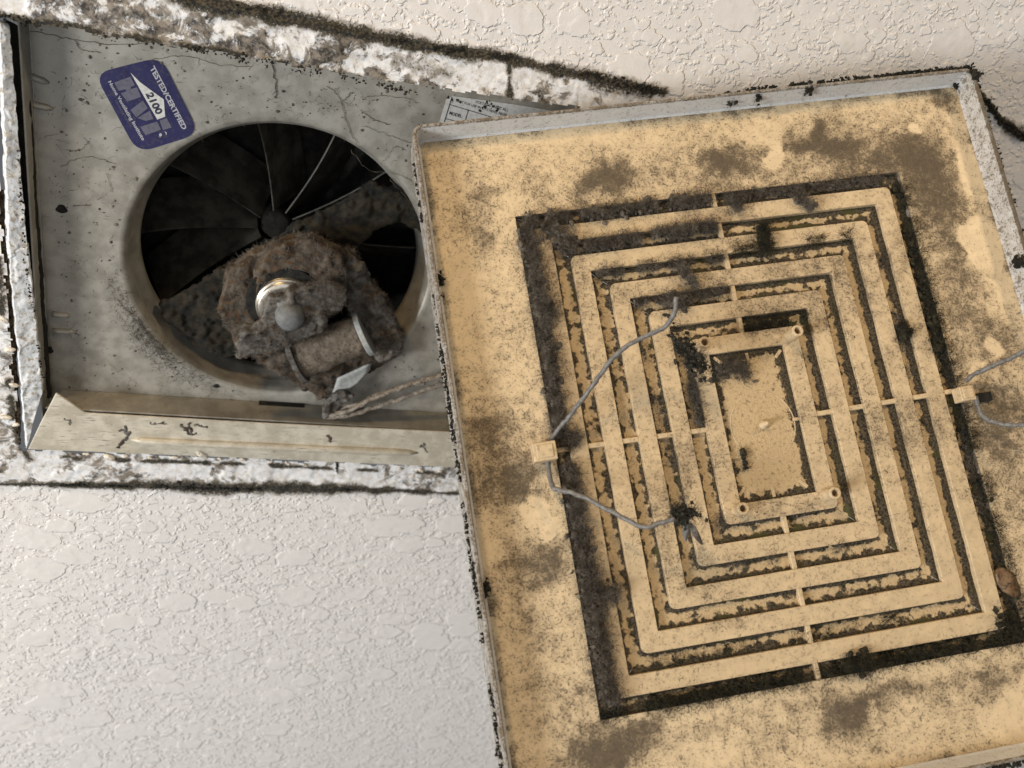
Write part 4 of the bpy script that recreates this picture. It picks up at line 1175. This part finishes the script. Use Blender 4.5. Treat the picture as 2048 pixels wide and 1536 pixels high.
def lint(pts, seed, nl, nf, wid=14, h0=0.0005, h1=FLO, dst=None, size=1.0, thr=0.35, skew=0.0, flen=(0.002, 0.006)):
    dst = LV if dst is None else dst
    C, r = along(pts, int(nl * 0.85), seed, wid, h0 + 0.0006, h1, skew, thr)
    if len(C): dst.append(lumps(C, r.uniform(0.0003, 0.0010, len(C)) * size, seed, None, 1, 0.95))
    C, r = along(pts, int(nf * 1.2), seed, wid * 1.0, h0 - 0.0014, h1 - 0.0008, skew, thr)
    n = len(C)
    dst.append(fibers(C, r.normal(size=(n, 3)) * np.array([1, 1, 0.55]), r.uniform(*flen, n), 8, r.uniform(0.00004, 0.00010, n), 0.95, seed + 1))
Lm = (1.0 * FLO)
lint([(1038, 450), (1054, 540), (1083, 720), (1108, 880)], 101, 420, 3600, 15, -0.0022, FLO, None, 1.3, 0.0, -1.0, (0.002, 0.008))
lint([(1122, 930), (1140, 1040), (1165, 1180), (1190, 1330), (1208, 1410)], 102, 520, 4600, 16, -0.0024, FLO, None, 1.35, 0.0, -1.0, (0.002, 0.008))
lint([(1070, 560), (1100, 640)], 103, 40, 600, 16, -0.003, 0.001, None, 1.0, 0.3)
lint([(1048, 445), (1150, 432), (1250, 418), (1420, 396)], 104, 300, 2400, 13, -0.0020, FLO, None, 1.1, 0.2)
lint([(1085, 452), (1120, 470), (1150, 492)], 105, 110, 700, 18, -0.0030, 0.003, None, 1.5, 0.0)
lint([(1120, 500), (1200, 488), (1300, 472), (1430, 456)], 106, 190, 2000, 10, -0.0022, FLO, None, 1.0, 0.25)
lint([(1300, 470), (1430, 452)], 107, 70, 800, 9, -0.0025, 0.001, None, 1.0, 0.0)
lint([(1450, 392), (1560, 380), (1680, 366), (1790, 352)], 108, 190, 1500, 11, -0.0004, FLO, None, 1.05, 0.3)
lint([(1460, 402), (1480, 420)], 109, 30, 240, 10, -0.0025, 0.001, None, 1.2, 0.0)
lint([(1590, 392), (1625, 420)], 110, 40, 300, 12, -0.0025, 0.001, None, 1.0, 0.0)
lint([(1520, 450), (1527, 480), (1530, 505)], 111, 70, 700, 12, -0.0022, 0.001, DV, 1.1, 0.0)
lint([(1190, 545), (1320, 528), (1450, 512)], 112, 70, 900, 9, 0.0004, FLO, None, 0.9, 0.4)
lint([(1352, 530), (1378, 560), (1386, 575)], 113, 40, 300, 8, -0.003, 0.0, None, 1.0, 0.0)
lint([(1465, 500), (1580, 485), (1700, 470)], 114, 60, 800, 9, 0.0006, FLO, DV, 0.9, 0.4)
lint([(1270, 605), (1370, 592), (1465, 578)], 115, 70, 800, 9, 0.0, FLO, None, 0.9, 0.35)
lint([(1330, 600), (1372, 610)], 116, 40, 400, 13, -0.003, 0.002, None, 1.2, 0.0)
lint([(1490, 655), (1570, 640), (1610, 630)], 117, 60, 500, 9, 0.0, FLO, DV, 0.9, 0.2)
lint([(1802, 360), (1830, 480), (1862, 600), (1900, 720), (1916, 770)], 118, 240, 1500, 13, 0.0003, FLO, DV, 1.1, 0.2)
lint([(1850, 560), (1872, 690), (1880, 700)], 119, 50, 400, 12, -0.002, 0.002, DV, 1.2, 0.25)
lint([(1920, 800), (1950, 900), (1990, 1040), (2045, 1230)], 120, 280, 1600, 13, 0.0003, FLO, DV, 1.1, 0.15)
lint([(1200, 1432), (1330, 1408), (1480, 1380), (1625, 1352)], 121, 280, 1800, 12, 0.0, FLO, DV, 1.1, 0.2)
lint([(1640, 1348), (1750, 1328), (1900, 1300), (2046, 1275)], 122, 280, 1700, 13, -0.0002, FLO, DV, 1.1, 0.2)
lint([(1690, 1330), (1740, 1322)], 123, 60, 500, 14, -0.0025, 0.002, DV, 1.3, 0.0)
lint([(1990, 1240), (2046, 1250)], 124, 70, 400, 20, -0.001, FLO, DV, 1.3, 0.0)
lint([(1165, 1180), (1240, 1185)], 125, 40, 500, 14, -0.003, 0.001, LV, 1.1, 0.0)
lint([(1440, 745), (1490, 722), (1490, 760)], 126, 50, 500, 12, 0.001, FLO, LV, 1.0, 0.0)
lint([(1385, 760), (1400, 830), (1405, 850)], 127, 30, 500, 9, 0.001, FLO, LV, 0.8, 0.2)
lint([(1795, 650), (1815, 672)], 128, 40, 300, 10, -0.002, 0.002, DV, 1.3, 0.0)
lint([(1135, 870), (1150, 890)], 129, 60, 700, 14, -0.002, 0.004, LV, 1.1, 0.0)
for i, (a, b) in enumerate([((1880, 620), (1990, 1180)), ((1830, 460), (1900, 760)), ((1260, 610), (1400, 1090)), ((1180, 560), (1280, 1130)), ((1430, 1045), (1690, 1000)), ((1300, 1330), (1860, 1225)), ((1760, 480), (1830, 800)), ((1670, 540), (1790, 1010)), ((1400, 1130), (1690, 1085))]):
    lint([a, b], 140 + i, 40, 350, 14, FLO - 0.0012, FLO, DV if i % 2 else LV, 0.7, 0.45, 0, (0.0015, 0.005))
# stray hairs over the louvers and frame
n = 420
hx = np.stack([rng.uniform(GX0 + 0.004, GX1 - 0.02, n), rng.uniform(GY0 + 0.004, GY1 - 0.01, n), np.full(n, -0.0002)], 1)
inside_ = (hx[:, 0] > -0.002) & (hx[:, 0] < SW) & (hx[:, 1] > -0.002) & (hx[:, 1] < SH)
LV.append(fibers(hx, rng.normal(size=(n, 3)) * np.array([1, 1, 0.03]), np.where(inside_, rng.uniform(0.0015, 0.006, n), rng.uniform(0.0004, 0.0022, n)), 8, rng.uniform(0.00003, 0.00007, n), 0.4, 55))
V, F = join(LV); tag(mesh_np('grey_lint', V, F, MLINT, GR), kind='stuff')
V, F = join(DV); tag(mesh_np('dark_lint', V, F, MLINT2, GR), kind='stuff')
print('lint tris', len(F))
# black mould along the outer edge of the rim
RV = []
def rimmould(a, b, n, nf, seed, size=1.0, h=-WH_, thr=0.3, wid=5):
    r = np.random.default_rng(seed)
    A, B = np.array(a), np.array(b)
    t = r.uniform(0, 1, n * 3); t = t[vn(t * np.linalg.norm(B - A) * 160, np.full_like(t, seed), seed) > thr][:n]
    C = A + (B - A) * t[:, None]; C = np.column_stack([C, np.full(len(C), h)]) + r.normal(size=(len(C), 3)) * np.array([0.5, 0.5, 0.6]) * wid * PXM
    RV.append(lumps(C, r.uniform(0.0002, 0.0007, len(C)) * size, seed, None, 1, 0.9))
    i = r.integers(0, len(C), nf)
    RV.append(fibers(C[i], r.normal(size=(nf, 3)), r.uniform(0.0006, 0.002, nf), 5, r.uniform(0.00004, 0.0001, nf), 0.5, seed))
ox0, ox1, oy0, oy1 = GX0 - 0.0028, GX1 + 0.0028, GY0 - 0.0028, GY1 + 0.0028
rimmould((ox0, oy0 + 0.01), (ox0, oy1), 520, 700, 1, 0.8, -0.004, 0.35)
rimmould((ox0, 0.25 * SH), (ox0, oy1), 360, 500, 11, 0.8, -0.008, 0.4)
rimmould((ox0 + 0.13, oy0), (ox1, oy0), 420, 500, 2, 0.9, -WH_ + 0.001, 0.3)
rimmould((ox0 + 0.19, oy0), (ox1, oy0), 260, 300, 3, 1.1, -WH_ + 0.002, 0.3)
rimmould((ox1, oy0), (ox1, 0.4 * SH), 240, 300, 4, 0.9, -WH_ + 0.002, 0.3)
rimmould((ox0 + 0.12, oy1), (ox1, oy1), 360, 300, 6, 1.0, -WH_ + 0.001, 0.3)
def puff(px, h, n, nf, rad, size, seed, dst, mtl=None, elong=(1, 1, 1)):
    r = np.random.default_rng(seed); c = G(px, h)
    C = c + r.normal(size=(n, 3)) * rad * np.array(elong)
    dst.append(lumps(C, r.uniform(0.5, 1.2, n) * size, seed, None, 1, 0.9))
    i = r.integers(0, n, nf)
    dst.append(fibers(C[i], r.normal(size=(nf, 3)), r.uniform(0.0015, 0.005, nf), 7, r.uniform(0.00004, 0.00010, nf), 0.5, seed))
puff((1952, 150), -WH_, 40, 90, 0.0010, 0.0009, 5, RV)
puff((1912, 172), -0.001, 14, 40, 0.0006, 0.0007, 7, RV)
puff((1462, 200), -0.006, 18, 60, 0.0014, 0.0008, 8, RV)
puff((1516, 194), -0.007, 14, 50, 0.0012, 0.0007, 9, RV)
puff((1615, 182), -0.008, 22, 60, 0.0014, 0.0009, 10, RV)
puff((2036, 522), -0.006, 24, 60, 0.0012, 0.0010, 12, RV)
puff((965, 1180), -0.004, 22, 90, 0.0012, 0.0009, 13, RV)
puff((880, 560), -0.003, 22, 120, 0.0014, 0.0008, 14, RV, None, (0.6, 1.8, 1))
V, F = join(RV); tag(mesh_np('black_mould', V, F, MMOULD, GR), kind='stuff')

def clump(name, label, cat, px, h, n, nf, rad, size, seed, mat, elong=(1, 1, 1), ang=0.0, extra=None):
    r = np.random.default_rng(seed)
    c = G(px, h); parts = []
    C = r.normal(size=(n, 3)) * rad * np.array(elong)
    ca, sa = math.cos(ang), math.sin(ang)
    C = np.column_stack([C[:, 0] * ca - C[:, 1] * sa, C[:, 0] * sa + C[:, 1] * ca, C[:, 2]])
    parts.append(lumps(C, r.uniform(0.35, 0.9, n) * size, seed, None, 1, 0.9))
    nf = nf * 3
    i = r.integers(0, n, nf)
    parts.append(fibers(C[i], r.normal(size=(nf, 3)), r.uniform(0.0015, 0.006, nf), 7, r.uniform(0.00004, 0.0001, nf), 0.5, seed))
    V, F = join(parts)
    o = mesh_np(name, V, F, mat)
    M2 = MG.copy(); M2.translation = MG @ Vector(c); o.matrix_world = M2
    return tag(o, label, cat)
MGREEN = m_noise('green_black_mould', ((0.012, 0.012, 0.008), (0.034, 0.030, 0.020), (0.075, 0.066, 0.05)), 350, 0.9)
clump('mould_clump', 'long dark green mould clump below the bent end of the upper spring wire', 'mould clump', (1378, 706), -0.05 * U, 150, 420, 0.0027, 0.0010, 31, MGREEN, (0.65, 2.2, 0.8), -0.45)
clump('mould_clump', 'ragged green black tuft caught on the tip of the lower spring wire', 'mould clump', (1366, 1030), -0.064 * U, 90, 300, 0.0018, 0.0009, 32, MGREEN, (1.3, 0.9, 0.9), 0.0)
clump('grime_fleck', 'small brown black fleck lying on the centre panel, upper of two', 'fleck', (1485, 908), FLO * 0.6 - 0.0008, 10, 20, 0.0008, 0.0012, 33, MLINT2, (1, 1, 0.4))
clump('grime_fleck', 'small greenish black fleck lying on the centre panel, lower of two', 'fleck', (1491, 932), FLO * 0.6 - 0.0008, 10, 20, 0.0010, 0.0010, 34, MGREEN, (0.8, 1.4, 0.4))
clump('dust_tuft', 'loose grey dust tuft beside the upper left post', 'dust tuft', (1452, 738), 0.0015, 22, 260, 0.0022, 0.0009, 35, MLINT, (2.0, 1.0, 0.5), -0.5)
def husk(name, label, cat, px, h, w, l, mat, ang, curl=0.5):
    c = G(px, h); bm = bmesh.new(); rows = []
    for i in range(9):
        t = i / 8; ww = w * math.sin(math.pi * (0.08 + 0.86 * t)) ** 0.8
        rows.append([bm.verts.new((ww * s, l * (t - 0.5), -curl * w * (1 - s * s) + 0.0003 * math.sin(7 * t + 3 * s))) for s in np.linspace(-1, 1, 7)])
    for a, b in zip(rows, rows[1:]):
        for i in range(6): bm.faces.new((a[i], a[i + 1], b[i + 1], b[i]))
    bmesh.ops.recalc_face_normals(bm, faces=bm.faces[:]); bmesh.ops.solidify(bm, geom=bm.faces[:], thickness=0.0003)
    o = mesh_bm(name, bm, mat, None, True)
    M2 = MG @ Matrix.Translation(c.tolist()) @ Matrix.Rotation(ang, 4, 'Z'); o.matrix_world = M2
    return tag(o, label, cat)
husk('brown_husk', 'brown curled husk lodged in the outer slot at the lower right', 'husk', (2016, 1165), -0.0002, 0.0040, 0.0130, MLEAF, -0.45, 0.2)
husk('pale_wing', 'pale grey wing shaped flake dangling from the lower wire tuft', 'flake', (1372, 1062), -0.058 * U, 0.0012, 0.0070, MDOME, 0.25, 0.3)
husk('pale_wing', 'slim dark grey flake dangling right of the pale one', 'flake', (1392, 1068), -0.058 * U, 0.0012, 0.0085, MGREY, -0.35, 0.3)

# plaster crumbs along the lower edge of the opening
CR = [(172, 908, 7), (218, 914, 13), (250, 913, 7), (300, 916, 6), (350, 915, 8), (405, 909, 15), (440, 918, 6), (486, 919, 8), (540, 924, 6), (575, 927, 7), (610, 930, 6), (800, 938, 7), (842, 941, 8), (880, 943, 6), (20, 700, 10), (28, 770, 9), (12, 835, 10), (32, 850, 8), (8, 640, 9)]
ORD = 'first second third fourth fifth sixth seventh eighth ninth tenth eleventh twelfth thirteenth fourteenth'.split()
cb = bmesh.new(); bmesh.ops.create_icosphere(cb, subdivisions=2, radius=1.0)
S0 = np.array([v.co[:] for v in cb.verts]); T0 = np.array([[v.index for v in f.verts] for f in cb.faces]); cb.free()
for i, (x, y, r) in enumerate(CR):
    k = 0.55 + 0.9 * fbm3(S0 * 1.3 + i * 7.7, 1.0, i, 3)
    V = S0 * k[:, None] * np.array([1.5, 0.8, 0.7]) * r * 0.00015
    o = mesh_np('plaster_crumb', V, T0, MCRUMB, None, None, False)
    o.location = P((x, y), -0.0018); o.rotation_euler = (0, 0, rng.uniform(-0.5, 0.9))
    if i < 14: tag(o, ORD[i] + ' pale plaster crumb from the left along the lower edge of the flange', 'plaster crumb', 'plaster crumbs under the flange')
    else: tag(o, ORD[[y for _, y, _ in sorted(CR[14:], key=lambda t: t[1])].index(y)] + ' plaster crumb from the top at the crumbling left edge of the opening', 'plaster crumb', 'plaster crumbs at the left edge')
# mould tufts on the ceiling
CVt = []
def ctuft(pts, n, nf, wid, size, seed, thr=0.35):
    r = np.random.default_rng(seed)
    Q = np.array([P(p)[:2] for p in pts]); L = np.r_[0, np.cumsum(np.linalg.norm(np.diff(Q, axis=0), axis=1))]
    s = r.uniform(0, L[-1], n * 4); s = s[vn(s * 120, np.full_like(s, seed * 1.7), seed) > thr][:n]
    C = np.column_stack([np.interp(s, L, Q[:, 0]), np.interp(s, L, Q[:, 1]), np.full(len(s), HZ - 0.0012)]) + r.normal(size=(len(s), 3)) * wid * np.array([1, 1, 0.2])
    CVt.append(lumps(C, r.uniform(0.0002, 0.0007, len(C)) * size, seed, None, 1, 0.9))
    i = r.integers(0, len(C), nf)
    CVt.append(fibers(C[i], r.normal(size=(nf, 3)) * np.array([1, 1, 0.4]), r.uniform(0.0004, 0.0016, nf), 6, r.uniform(0.00004, 0.0001, nf), 0.8, seed))
ctuft([(300, -20), (400, 4), (500, 20), (700, 62), (830, 90), (1018, 116)], 120, 420, 0.0009, 0.7, 61, 0.5)
ctuft([(1100, 138), (1215, 160), (1325, 184)], 110, 400, 0.0014, 0.8, 62)
ctuft([(230, 967), (450, 972), (600, 973), (720, 974)], 220, 500, 0.0011, 1.0, 63, 0.3)
ctuft([(0, 966), (230, 967)], 80, 150, 0.0005, 0.8, 64)
ctuft([(0, 34), (130, 56), (330, 86), (620, 140), (800, 178), (1000, 214)], 260, 400, 0.0008, 0.8, 65, 0.5)
ctuft([(1965, 190), (1995, 235), (2030, 262), (2050, 275)], 110, 150, 0.0009, 1.2, 66, 0.0)
ctuft([(672, 908), (676, 945)], 40, 60, 0.0004, 0.9, 67, 0.0)
ctuft([(38, 300), (52, 520), (90, 780)], 90, 200, 0.0004, 0.7, 68, 0.45)
V, F = join(CVt); tag(mesh_np('ceiling_mould', V, F, MMOULD, None), 'black mould fuzz along the stain lines on the ceiling', 'mould', None, 'stuff')
